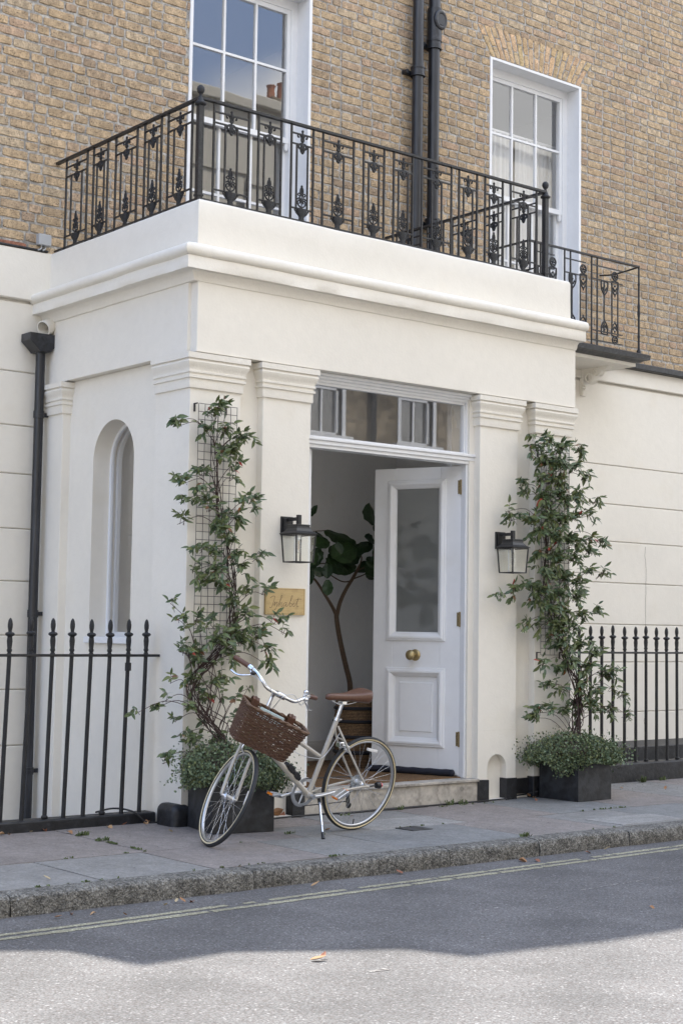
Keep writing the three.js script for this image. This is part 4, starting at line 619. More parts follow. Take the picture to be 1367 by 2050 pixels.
// ---------- planters ----------
function planter(x, z, turn, w, h, label) { // x, z: the corner nearest the street on the left
  const ex = V(Math.cos(turn), 0, -Math.sin(turn)), ez = V(-Math.sin(turn), 0, -Math.cos(turn)), c = V(x, 0, z).addScaledVector(ex, w / 2).addScaledVector(ez, w / 2);
  const P = thing('planter', label, 'planter', [c.x, 0, c.z]); P.rotation.y = turn;
  const loc = (g, n, m) => { const q = new THREE.Mesh(g, m); q.name = n; q.castShadow = q.receiveShadow = true; P.add(q); };
  const t = .022, k = w / 2;
  loc(merge([rbox(-k, k, 0, h, k - t, k, .004), rbox(-k, k, 0, h, -k, -k + t, .004), rbox(-k, -k + t, 0, h, -k + t, k - t, .004), rbox(k - t, k, 0, h, -k + t, k - t, .004), box(-k + t, k - t, .0, .02, -k + t, k - t)]), 'box', M.planter);
  loc(box(-k + t, k - t, .02, h - .05, -k + t, k - t), 'soil', M.soil); return { c, k, h, turn };
}
const PL = planter(-.062, .462, -.22, .44, .36, 'tall square dark grey planter behind the front wheel of the bicycle');
const PRt = planter(3.442, .437, .035, .41, .33, 'square dark grey planter beside the tall black railing plinth');
// bushy wire plant spilling over each planter
const TL = new THREE.CircleGeometry(.0075, 5).scale(1, 1.15, 1);
function bush(name, label, P, rx, ry, rz, n, y0, seed, spill) {
  const B = thing(name, label, 'plant', [P.c.x, y0, P.c.z]), R = rng(seed), d = new THREE.Object3D(), col = new THREE.Color();
  const im = new THREE.InstancedMesh(TL, M.tiny[0], n), tw = [];
  const shape = (a, e) => 1 + .22 * n3(Math.cos(a) * 1.6 + seed, Math.sin(a) * 1.6, e * 1.3, 3) + .10 * n3(Math.cos(a) * 4 + seed, Math.sin(a) * 4, e * 4, 6);
  for (let i = 0; i < n; i++) {
    let a = R() * 6.283, u = R(), e = Math.acos(mix(1, -.55, Math.pow(u, .8))), s = shape(a, e) * (.55 + .45 * Math.pow(R(), .45));
    let x = Math.sin(e) * Math.cos(a) * rx * s, y = Math.cos(e) * ry * s, z = Math.sin(e) * Math.sin(a) * rz * s;
    if (R() < .13) { x *= 1.1 + R() * .34; z *= 1.1 + R() * .22; y += (R() - .35) * .11; }
    if (y < 0) { y *= spill * (.6 + .8 * n3(a * 2.2, seed, 0, 4) + .3); }
    d.position.set(x, y, z); d.rotation.set((R() - .5) * 2.6, R() * 6.28, (R() - .5) * 2.6); d.scale.setScalar(.55 + R() * .75); d.updateMatrix(); im.setMatrixAt(i, d.matrix);
    const k = .6 + R() * .75, w = R(); im.setColorAt(i, col.setRGB(k * (w > .8 ? 1.5 : 1), k * (w > .8 ? 1.25 : 1), k)); if (i % 22 === 0) { const o = V(x * .25, -.03, z * .25), q = V(x, y, z); tw.push(taper([o, o.clone().lerp(q, .55).add(V(0, .05 * (y > 0 ? 1 : .6), 0)), q.multiplyScalar(1.06)], .0018, .0008, 6, 3)); }
  }
  im.name = 'foliage'; im.castShadow = im.receiveShadow = true; im.userData.kind = 'stuff'; B.add(im);
  const m = new THREE.Mesh(merge(tw), M.stemDark); m.name = 'twigs'; m.userData.kind = 'stuff'; B.add(m);
  const core = new THREE.SphereGeometry(1, 20, 12); { const p = core.attributes.position; for (let i = 0; i < p.count; i++) { const k = 1 + .2 * n3(p.getX(i) * 3, p.getY(i) * 3, p.getZ(i) * 3, 2); p.setXYZ(i, p.getX(i) * rx * .62 * k, Math.max(-.02, p.getY(i) * ry * .6 * k), p.getZ(i) * rz * .62 * k); } }
  const cm = new THREE.Mesh(strip(core), M.stemDark); cm.name = 'woody_base'; B.add(cm);
}
bush('wire_plant', 'mound of tiny dark green leaves in the planter behind the bicycle', PL, .37, .21, .35, 11000, .37, 41, .8);
bush('wire_plant', 'mound of tiny dark green leaves spilling over the planter by the railing', PRt, .43, .20, .37, 12000, .34, 47, .95);

// ---------- wire trellises ----------
function trellis(x0, x1, y0, y1, label, cell) {
  const P = thing('trellis', label, 'trellis', [(x0 + x1) / 2, y0, .035]), z = .035, r = .0021, nx = Math.round((x1 - x0) / cell), ny = Math.round((y1 - y0) / cell), g = [];
  for (let i = 0; i <= nx; i++) add(P, 'upright_wire', rod(V(mix(x0, x1, i / nx), y0, z), V(mix(x0, x1, i / nx), y1, z), r, r, 5), M.wire);
  for (let j = 0; j <= ny; j++) add(P, 'cross_wire', rod(V(x0, mix(y0, y1, j / ny), z + .004), V(x1, mix(y0, y1, j / ny), z + .004), r, r, 5), M.wire);
  for (const x of [x0 + .01, x1 - .05]) for (const y of [y1, y0 + .02]) add(P, 'wall_hook', merge([rbox(x - .030, x - .016, y - .055, y + .003, 0, .008, .002), bar(V(x - .023, y, .004), V(x - .023, y, .04), .004)]), M.wire);
}
trellis(.050, .372, 1.16, 2.865, 'black wire trellis on the corner pilaster under the climber', .0545);
trellis(3.43, 3.76, 1.15, 2.83, 'black wire trellis on the end pilaster almost hidden by the climber', .0545);

// ---------- climbers ----------
function leafGeo(wid, curve, fold, serr = 0) { // base at the origin, tip at +y, upper face +z, unit length
  const t = [0, .14, .36, .62, .84, 1], P = [], U = [], row = t.map(k => { const w = wid * Math.pow(Math.sin(Math.PI * Math.min(1, Math.pow(k, .82))), .9), z = -curve * k * k; return [V(-w, k, z + fold * w), V(0, k - .0, z), V(w, k, z + fold * w), k]; });
  const tri = (...v) => v.forEach(([p, u, q]) => { P.push(p.x, p.y, p.z); U.push(u, q); });
  for (let i = 0; i + 1 < t.length; i++) { const a = row[i], b = row[i + 1], k = a[3], m = b[3]; for (const s of [0, 1]) { const [p, q] = s ? [1, 2] : [0, 1], [up, uq] = s ? [.5, 1] : [0, .5]; if (i > 0) tri([a[p], up, k], [a[q], uq, k], [b[q], uq, m]); if (i + 2 < t.length || 1) tri([a[p], up, k], [b[q], uq, m], [b[p], up, m]); } }
  const g = new THREE.BufferGeometry(); g.setAttribute('position', new THREE.Float32BufferAttribute(P, 3)); g.setAttribute('uv', new THREE.Float32BufferAttribute(U, 2)); g.computeVertexNormals(); return g;
}
const LG = [leafGeo(.195, .16, .25), leafGeo(.215, .30, .35), leafGeo(.175, .08, .15), leafGeo(.225, .42, .3), leafGeo(.20, -.05, .45)];
const leafVC = phys([1, 1, 1], .36, { map: T.leaf, side: THREE.DoubleSide, vertexColors: true, transmission: .12, thickness: 0, ior: 1.4 });
function climber(label, soil, trunkPx, cl, seed, dens, zBase) {
  const R = rng(seed), P = thing('climbing_plant', label, 'climber', [soil.x, soil.y, soil.z]);
  const trunk = [soil.clone(), ...trunkPx.map(([u, v, z]) => onZ(u, v, z))], tc = new THREE.CatmullRomCurve3(trunk), samp = tc.getSpacedPoints(90);
  for (let s = 0; s < 9; s++) { // intertwined woody stems
    const off = s * 1.7, top = 1 - .10 * (s % 4) * R(), n = 26, pts = Array.from({ length: n }, (_, i) => { const k = i / (n - 1) * top, q = tc.getPointAt(k), a = .016 + .014 * n3(k * 7, s, 0, 4) + (1 - k) * .025; return q.add(V(a * Math.cos(off + k * (13 + s * 2)) + .012 * n3(k * 11, s, 2), 0, a * .7 * Math.sin(off + k * (13 + s * 2)))); });
    add(P, 'stem', taper(pts, .0055 - s * .0002, .0020, 60, 5), s % 2 ? M.stem : M.stemDark);
  }
  for (let s = 0; s < 12; s++) { // loose old growth near the foot
    const k0 = .02 + R() * .22, k1 = Math.min(.55, k0 + .10 + R() * .16), a = tc.getPointAt(k0), b = tc.getPointAt(k1), m = a.clone().lerp(b, .35 + R() * .3).add(V((R() - .5) * .26, (R() - .3) * .10, .02 + R() * .05));
    add(P, 'stem', taper([a, a.clone().lerp(m, .6).add(V((R() - .5) * .05, .03, .01)), m, b], .0042, .0022, 26, 5), s % 3 ? M.stem : M.stemDark);
  }
  const leaves = [], twigs = [];
  const leaf = (p, dir, L) => {
    const d = dir.clone().normalize(), nrm = V((R() - .5) * 1.1, .35 + R() * .7, .6 + R() * .7); nrm.addScaledVector(d, -nrm.dot(d)).normalize();
    const q = new THREE.Quaternion().setFromRotationMatrix(new THREE.Matrix4().makeBasis(d.clone().cross(nrm), d, nrm)), w = R();
    leaves.push({ p, q, L, g: Math.floor(R() * LG.length), m: w < .006 ? 'r' : w < .010 ? 'o' : w < .018 ? 'b' : Math.floor(R() * 6) });
  };
  const sprig = (a, b, n, L) => { // opposite pairs along a thin shoot
    const mid = a.clone().lerp(b, .5).add(V((R() - .5) * .03, .02 + R() * .03, .015)), c = new THREE.CatmullRomCurve3([a, mid, b]); twigs.push(taper([a, mid, b], .0022, .0011, 8, 4));
    const dirT = b.clone().sub(a).normalize();
    for (let i = 0; i < n; i++) { const k = mix(.30, 1, (i + .3 * R()) / n), p = c.getPointAt(Math.min(1, k)), tn = c.getTangentAt(Math.min(1, k)), ph = i * 1.57 + R(); const sd = V(-tn.y, tn.x, 0).multiplyScalar(Math.cos(ph)).add(V(0, 0, .9).multiplyScalar(Math.sin(ph))); for (const s of [1, -1]) { const dir = tn.clone().multiplyScalar(.55).addScaledVector(sd, s * .85).add(V((R() - .5) * .3, -.35 - R() * .3, .25)); leaf(p, dir, L * (.65 + R() * .5)); } }
    leaf(b, dirT.clone().multiplyScalar(.8).add(V(0, -.25, .2)), L * .95); if (R() < .5) leaf(b, dirT.clone().add(V(.5, -.2, .2)), L * .7);
  };
  for (const [u, v, rp] of cl) {
    const z = zBase + .02 + R() * .085, c = onZ(u, v, z), r = rp * c.distanceTo(EYE) / FOC;
    let best = samp[0], bd = 9; for (const q of samp) { const d = Math.hypot(q.x - c.x, (q.y + .10) - c.y) + (q.y > c.y ? .15 : 0); if (d < bd) { bd = d; best = q; } }
    const far = Math.hypot(best.x - c.x, best.y - c.y), knee = best.clone().lerp(c, .55).add(V(0, .03 + far * .12, .02));
    if (far > .04) twigs.push(taper([best, knee, c], .0030, .0018, 10, 4));
    const nt = Math.max(1, Math.round(dens * r * r * 960));
    for (let k = 0; k < nt; k++) {
      const a = R() * 6.283, rr = r * Math.sqrt(R()), e = V(c.x + Math.cos(a) * rr, c.y + Math.sin(a) * rr * .95, Math.max(zBase, c.z + (R() - .45) * .11)), s = c.clone().lerp(best, .25 * R()).lerp(e, R() * .35);
      s.z = Math.max(s.z, zBase); if (s.distanceTo(e) < .05) e.add(V((R() - .5) * .1, .05, .03));
      sprig(s, e, 2 + Math.floor(R() * 2), .052 + R() * .022);
    }
  }
  leaves.sort((a, b) => b.L * (1 + b.p.z) - a.L * (1 + a.p.z));
  const matOf = m => m === 'r' ? M.leafRed : m === 'o' ? M.leafOrange : m === 'b' ? M.leafBrown : M.leaves[m];
  leaves.slice(0, 300).forEach(l => put(P, 'leaf', LG[l.g], matOf(l.m), l.p, l.q).scale.setScalar(l.L));
  const rest = leaves.slice(300).map(l => { const g = LG[l.g].clone().scale(l.L, l.L, l.L).applyQuaternion(l.q).translate(l.p.x, l.p.y, l.p.z), c = matOf(l.m).color, k = .85 + R() * .3, n = g.attributes.position.count, a = new Float32Array(n * 3); for (let i = 0; i < n; i++) a.set([c.r * k, c.g * k, c.b * k], i * 3); g.setAttribute('color', new THREE.BufferAttribute(a, 3)); return g; });
  if (rest.length) tag(add(P, 'foliage', merge(rest), leafVC), null, null, null, 'stuff');
  tag(add(P, 'twigs', merge(twigs), M.stemDark), null, null, null, 'stuff');
  console.log(label, leaves.length, 'leaves');
}
const A5 = (l, ox, oy, s) => l.map(([a, b, r]) => [ox + a * s, oy + b * s, r * s]);
climber('leafy climber with red-tinged leaves trained up the corner pilaster, bare wire showing behind', V(PL.c.x - .02, .36, PL.c.z - .05), [[450, 1495, .20], [427, 1454, .16], [396, 1416, .13], [382, 1380, .11], [396, 1347, .09], [422, 1322, .08], [462, 1262, .06], [467, 1191, .06], [454, 1093, .05], [441, 1030, .05], [434, 964, .05], [429, 895, .05], [428, 832, .05]], [
  ...A5([[545, 150, 60], [500, 160, 40], [590, 130, 40], [330, 220, 45], [300, 195, 30], [490, 250, 70], [600, 260, 70], [720, 310, 60], [760, 300, 40], [640, 390, 90], [560, 430, 60], [690, 470, 40], [450, 520, 55], [300, 560, 50], [360, 570, 40], [430, 620, 50], [640, 540, 50], [330, 690, 40], [320, 820, 50], [440, 680, 60], [500, 740, 50], [640, 780, 80], [760, 690, 80], [800, 720, 45], [520, 850, 55], [600, 870, 60], [650, 930, 50], [440, 985, 50], [520, 1010, 60], [690, 1010, 75], [790, 1030, 45], [410, 1110, 60], [560, 1120, 80], [700, 1100, 70], [460, 1190, 60], [560, 1210, 55], [740, 1250, 50], [850, 1250, 50], [280, 1300, 40], [330, 1400, 50], [420, 1400, 60], [520, 1430, 55], [650, 1310, 65], [720, 1380, 70], [640, 1480, 85], [920, 1430, 50], [985, 1490, 40], [780, 1500, 55], [830, 1520, 50], [890, 1590, 55], [540, 1550, 90], [340, 1590, 50], [450, 1630, 70], [620, 1620, 80], [720, 1560, 65], [860, 1670, 55]], 250, 780, .3292),
  ...A5([[480, 240, 50], [560, 260, 50], [650, 350, 70], [560, 500, 80], [640, 600, 95], [850, 500, 90], [760, 520, 70], [400, 520, 40], [330, 690, 45], [250, 760, 60], [70, 800, 45], [520, 760, 60], [440, 860, 45], [700, 700, 60], [490, 990, 60], [350, 1160, 45], [330, 1230, 40], [900, 870, 50], [950, 830, 40], [1100, 560, 50], [1010, 640, 35], [1010, 1010, 60], [600, 1060, 90], [750, 1030, 80], [680, 900, 50], [780, 380, 60], [870, 620, 60]], 250, 1250, .2268)], 11, 1.0, .055);
climber('dense leafy climber trained up the end pilaster and over the railing', V(PRt.c.x, .33, PRt.c.z - .06), [[1150, 1490, .22], [1154, 1448, .16], [1154, 1377, .12], [1135, 1323, .09], [1122, 1282, .07], [1103, 1227, .06], [1093, 1170, .06], [1093, 1106, .06], [1096, 1029, .06], [1103, 952, .06], [1109, 898, .06]],
  A5([[390, 80, 32], [400, 160, 55], [500, 110, 60], [600, 150, 75], [710, 170, 50], [480, 240, 80], [580, 260, 90], [690, 290, 55], [760, 350, 50], [480, 350, 60], [580, 380, 75], [340, 380, 40], [385, 440, 45], [480, 470, 80], [600, 470, 90], [700, 470, 70], [820, 500, 45], [780, 570, 45], [285, 600, 50], [258, 545, 28], [390, 620, 60], [500, 600, 80], [600, 620, 85], [700, 600, 55], [430, 690, 60], [560, 720, 90], [660, 740, 75], [770, 740, 60], [865, 735, 50], [800, 810, 45], [450, 830, 60], [570, 850, 80], [680, 860, 65], [770, 930, 45], [875, 925, 45], [480, 940, 70], [600, 960, 85], [700, 1000, 70], [380, 1020, 65], [290, 1060, 50], [210, 1080, 40], [450, 1080, 80], [580, 1080, 90], [690, 1080, 65], [740, 1060, 35], [480, 1170, 70], [600, 1180, 80], [720, 1190, 60], [820, 1170, 45], [365, 1255, 45], [450, 1280, 50], [560, 1270, 80], [660, 1280, 70], [500, 1370, 50], [620, 1380, 65], [700, 1400, 65], [800, 1440, 60], [480, 1510, 50], [560, 1560, 50], [650, 1500, 60], [750, 1540, 75], [860, 1580, 60], [920, 1560, 45], [490, 1640, 50], [580, 1650, 50], [700, 1660, 70], [800, 1690, 70], [930, 1660, 38], [990, 1710, 42], [440, 1800, 50], [390, 1840, 35], [520, 1790, 45], [590, 1810, 50], [700, 1790, 70], [800, 1790, 60], [1030, 1830, 34], [900, 1800, 50]], 930, 850, .3197), 29, 1.3, .055);

// ---------- fig in a woven pot, inside the hall ----------
{
  const z = -1.28, fx = (a, b, zz = z) => onZ(600 + a * .2635, 880 + b * .2635, zz), c = onZ(716, 1470, z);
  const B = thing('woven_pot', 'round woven seagrass pot with dark bands standing inside the doorway', 'pot', [c.x, .19, z]);
  const rr = y => .185 + .018 * Math.sin((y - .19) / .57 * Math.PI), pr = []; for (let i = 0; i <= 40; i++) { const y = mix(.191, .76, i / 40); pr.push(new THREE.Vector2(rr(y) + .003 * Math.sin(i * 2.4), y)); } pr.push(new THREE.Vector2(.17, .76), new THREE.Vector2(.17, .66));
  add(B, 'body', uvm(new THREE.LatheGeometry(pr, 36).translate(c.x, 0, z)), M.weave);
  for (const y of [.675, .567, .440, .312]) add(B, 'dark_band', strip(new THREE.TorusGeometry(rr(y) + .001, .013, 8, 40).scale(1, 1, 1.15).rotateX(Math.PI / 2).translate(c.x, y, z)), M.weaveDark);
  add(B, 'soil', strip(new THREE.CircleGeometry(.172, 24).rotateX(-Math.PI / 2).translate(c.x, .70, z)), M.soil);
  const Fg = thing('fig_tree', 'fiddle-leaf fig with a forked trunk and broad dark leaves inside the doorway', 'tree', [c.x, .70, z]);
  add(Fg, 'trunk', taper([V(fx(385, 1900).x, .68, z), fx(380, 1850), fx(350, 1720), fx(305, 1520), fx(282, 1380), fx(278, 1320)], .024, .020, 24, 9), M.figBark);
  add(Fg, 'branch', taper([fx(280, 1345), fx(305, 1240), fx(350, 1140), fx(405, 1050), fx(445, 975)], .018, .013, 16, 8), M.figBark);
  add(Fg, 'branch', taper([fx(280, 1340), fx(255, 1285), fx(205, 1200), fx(110, 1060), fx(70, 1040)], .016, .009, 16, 8), M.figBark);
  for (const l of [[[445, 975], [470, 900], [455, 860], [420, 800]], [[430, 1000], [520, 950], [560, 880], [570, 640]], [[390, 1075], [330, 1080], [250, 1040], [200, 1000]], [[400, 1060], [480, 1030], [540, 1000]], [[110, 1065], [90, 980], [180, 940], [230, 960]], [[70, 1040], [40, 900], [60, 720], [200, 690]], [[40, 900], [30, 700], [60, 570]]]) add(Fg, 'branch', taper(l.map(([a, b]) => fx(a, b)), .007, .004, 12, 6), M.figBark);
  const figLeaf = (wid, curve, fold, ph) => { const nr = 12, nc = 8, P = [], U = [], pt = (i, j) => { const t = i / nr, s = j / nc * 2 - 1, w = wid * Math.pow(Math.sin(Math.PI * Math.min(1, .04 + .96 * Math.pow(t, 1.15))), .62) * (1 + .05 * Math.sin(t * 21 + ph + s)), e = Math.abs(s); return [V(s * w, t, -curve * t * t + fold * e * w + .018 * e * Math.sin(t * 17 + ph + (s > 0 ? 2 : 0)) - .008 * Math.cos(t * 34 - e * 5) * (1 - e)), j / nc, t]; }; for (let i = 0; i < nr; i++) for (let j = 0; j < nc; j++) { const q = [pt(i, j), pt(i, j + 1), pt(i + 1, j + 1), pt(i + 1, j)]; for (const k of [0, 1, 2, 0, 2, 3]) { P.push(q[k][0].x, q[k][0].y, q[k][0].z); U.push(q[k][1], q[k][2]); } } const g = new THREE.BufferGeometry(); g.setAttribute('position', new THREE.Float32BufferAttribute(P, 3)); g.setAttribute('uv', new THREE.Float32BufferAttribute(U, 2)); return toCreasedNormals(g, 1.2); };
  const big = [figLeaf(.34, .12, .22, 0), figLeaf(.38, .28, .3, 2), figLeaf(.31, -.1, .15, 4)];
  // [tip x, tip y, base x, base y, roll, depth]
  [[165, 490, 50, 580, .9, 0], [480, 480, 565, 650, -1.0, .02], [480, 800, 195, 690, 1.1, .04], [215, 830, 120, 700, .8, -.05], [165, 840, 80, 985, -.5, .02], [180, 935, 425, 820, .25, .08], [205, 1075, 215, 940, .1, .1], [375, 1050, 300, 965, .5, .0], [212, 1220, 212, 1065, .0, .12], [330, 950, 455, 850, -.4, -.04], [585, 850, 450, 790, .3, -.05], [575, 985, 505, 925, .4, .06], [572, 1080, 500, 1010, .7, .05], [60, 1120, 70, 970, .4, .05], [270, 990, 200, 900, -.7, -.06], [490, 720, 565, 780, .9, 0], [240, 840, 330, 930, -.2, -.08], [640, 760, 560, 900, .2, -.05], [650, 560, 570, 700, -.4, .0], [20, 820, 40, 960, .3, -.02], [720, 640, 640, 780, .3, 0], [790, 760, 680, 880, -.5, .05], [700, 980, 620, 880, .6, .02], [830, 900, 720, 960, .2, -.05], [760, 1120, 660, 1040, -.3, .04], [880, 1060, 780, 1020, .5, -.02], [690, 1230, 650, 1100, .1, .05], [900, 780, 800, 820, -.6, 0], [820, 1260, 740, 1160, .2, .0], ...Array.from({ length: 14 }, (_, i) => { const p = 90 + hash(i, 11, 3) * 440, q = 760 + hash(i, 12, 3) * 260, a = hash(i, 13, 3) * 6.28, L = 120 + hash(i, 14, 3) * 70; return [p + Math.cos(a) * L, q + Math.sin(a) * L * .8, p, q, hash(i, 15, 3) * 1.8 - .9, hash(i, 16, 3) * .16 - .06]; }), ...Array.from({ length: 26 }, (_, i) => { const p = 610 + hash(i, 1, 3) * 420, q = 640 + hash(i, 2, 3) * 640, a = hash(i, 3, 3) * 6.28, L = 110 + hash(i, 4, 3) * 90; return [p + Math.cos(a) * L, q + Math.sin(a) * L, p, q, hash(i, 5, 3) * 1.6 - .8, .04 + hash(i, 6, 3) * .2]; })].forEach(([a, b, p, q, roll, dz], i) => {
    const tip = fx(a, b, z + dz + .05), base = fx(p, q, z + dz), d = tip.clone().sub(base), L = d.length(); d.normalize(); const toE = EYE.clone().sub(base).normalize().applyAxisAngle(d, roll); toE.addScaledVector(d, -toE.dot(d)).normalize();
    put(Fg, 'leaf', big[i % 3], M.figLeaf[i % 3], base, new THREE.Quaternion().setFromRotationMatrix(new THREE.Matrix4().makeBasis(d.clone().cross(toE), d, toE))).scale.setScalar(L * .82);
  });
}
// ---------- small things by the door and on the ground ----------
{
  const h = V(2.690, 0, -.140), a = 69 * Math.PI / 180, d = V(-Math.cos(a), 0, -Math.sin(a)), n = V(-Math.sin(a), 0, Math.cos(a)), pt = (s, y, o) => h.clone().addScaledVector(d, s).addScaledVector(n, o).setY(y);
  const E = thing('draught_excluder', 'navy fabric draught excluder roll lying along the foot of the open door', 'draught excluder', [pt(.4, .19, .03).x, .19, pt(.4, .19, .03).z]);
  const pts = Array.from({ length: 16 }, (_, i) => pt(mix(.045, .775, i / 15), .2165 + .002 * Math.sin(i * 2.1), .034)); add(E, 'roll', merge([tube(pts, .027, 60, 12), ball(pts[0], .027, 1, 1, 1, 12), ball(pts[15], .027, 1, 1, 1, 12)]), M.navy);
  add(E, 'end_cap', merge([rod(pt(.036, .2165, .034), pt(.050, .2165, .034), .028, .028, 16)]), M.navy);
  tag(add(scene, 'cable', merge([tube([V(-.42, .078, -.40), V(-.30, .10, -.37), V(-.20, .08, -.27), V(-.12, .012, -.24), V(.02, .008, -.20), V(.10, .008, .04), V(.47, .008, .10), V(.82, .008, .03), V(1.15, .008, .025), V(1.44, .008, .055), V(1.77, .008, .03), V(2.26, .008, .034), V(2.53, .008, .03), V(2.80, .008, .022), V(3.0, .010, .02), V(3.10, .012, .02), V(3.19, .02, -.02), V(3.36, .03, -.03), V(3.42, .05, .02)], .0065, 200, 6), tube([V(1.30, .008, .075), V(1.60, .008, .06), V(1.95, .008, .055), V(2.2, .008, .05)], .006, 40, 6)]), M.cable), 'black cable running along the foot of the porch and the stone step', 'cable');
  // fallen leaves
  const FL = [leafGeo(.30, .35, .6), leafGeo(.26, -.4, .5), leafGeo(.34, .5, .9)], R = rng(501);
  const where = (x, z, y) => y < -.05 ? 'on the road by the yellow lines' : z < -.1 && x < .3 ? 'along the low railing kerb' : z < .3 && x > 2.8 ? 'beside the planter by the railing' : 'on the paving';
  const fall = (x, z, y, s) => { const q = new THREE.Quaternion().setFromEuler(new THREE.Euler(-Math.PI / 2 + (R() - .5) * .35, R() * 6.28, (R() - .5) * .4, 'YXZ')), i = Math.floor(R() * 3), w = where(x, z, y); const m = put(scene, 'fallen_leaf', FL[i], M.fallen[Math.floor(R() * 4)], V(x, y + .008, z), q); m.scale.setScalar(s * .72); tag(m, 'dry brown fallen leaf lying ' + w, 'leaf', 'fallen leaves ' + w); };
  for (const [x, z, s] of [[-1.178, -.22, .07], [-1.15, -.20, .06], [-.996, -.235, .05], [-.89, -.24, .06], [-.791, -.114, .085], [-.45, -.19, .085], [-.33, -.2, .07], [-.083, -.25, .08], [-.12, -.24, .06], [-.237, .269, .07], [-1.782, 1.50, .06], [.724, .705, .07], [1.286, .225, .05], [3.37, -.02, .09], [3.36, .05, .07], [3.267, .163, .06], [4.587, -.12, .05], [4.80, .198, .07]]) fall(x, z, 0, s);
  for (const [x, z, s] of [[-1.986, 1.916, .06], [-1.873, 1.897, .05], [-1.755, 1.929, .05], [-1.665, 2.072, .05], [-1.368, 1.957, .055], [-1.267, 1.904, .05], [-1.224, 1.933, .06], [-1.183, 1.943, .06], [-.374, 1.906, .08], [.358, 1.85, .08], [1.318, 1.86, .10], [1.421, 1.90, .08], [1.955, 1.85, .06], [2.143, 1.84, .07], [-1.556, 3.415, .10], [-1.496, 3.42, .06], [.724, 3.401, .06]]) fall(x, z, ROAD, s);
  for (const [x, y, z] of [[.80, .03, -.06], [.86, .03, -.08], [.83, .05, -.10], [.77, .03, -.03], [.9, .04, -.04]]) { const m = put(scene, 'fallen_leaf', FL[Math.floor(R() * 3)], M.fallen[Math.floor(R() * 3)], V(x, y, z), new THREE.Quaternion().setFromEuler(new THREE.Euler(R() * 2 - 1.5, R() * 3, R() * 6))); m.scale.setScalar(.09); tag(m, 'dry brown leaf blown into the boot-scraper niche behind the bicycle', 'leaf', 'leaves in the niche'); }
}

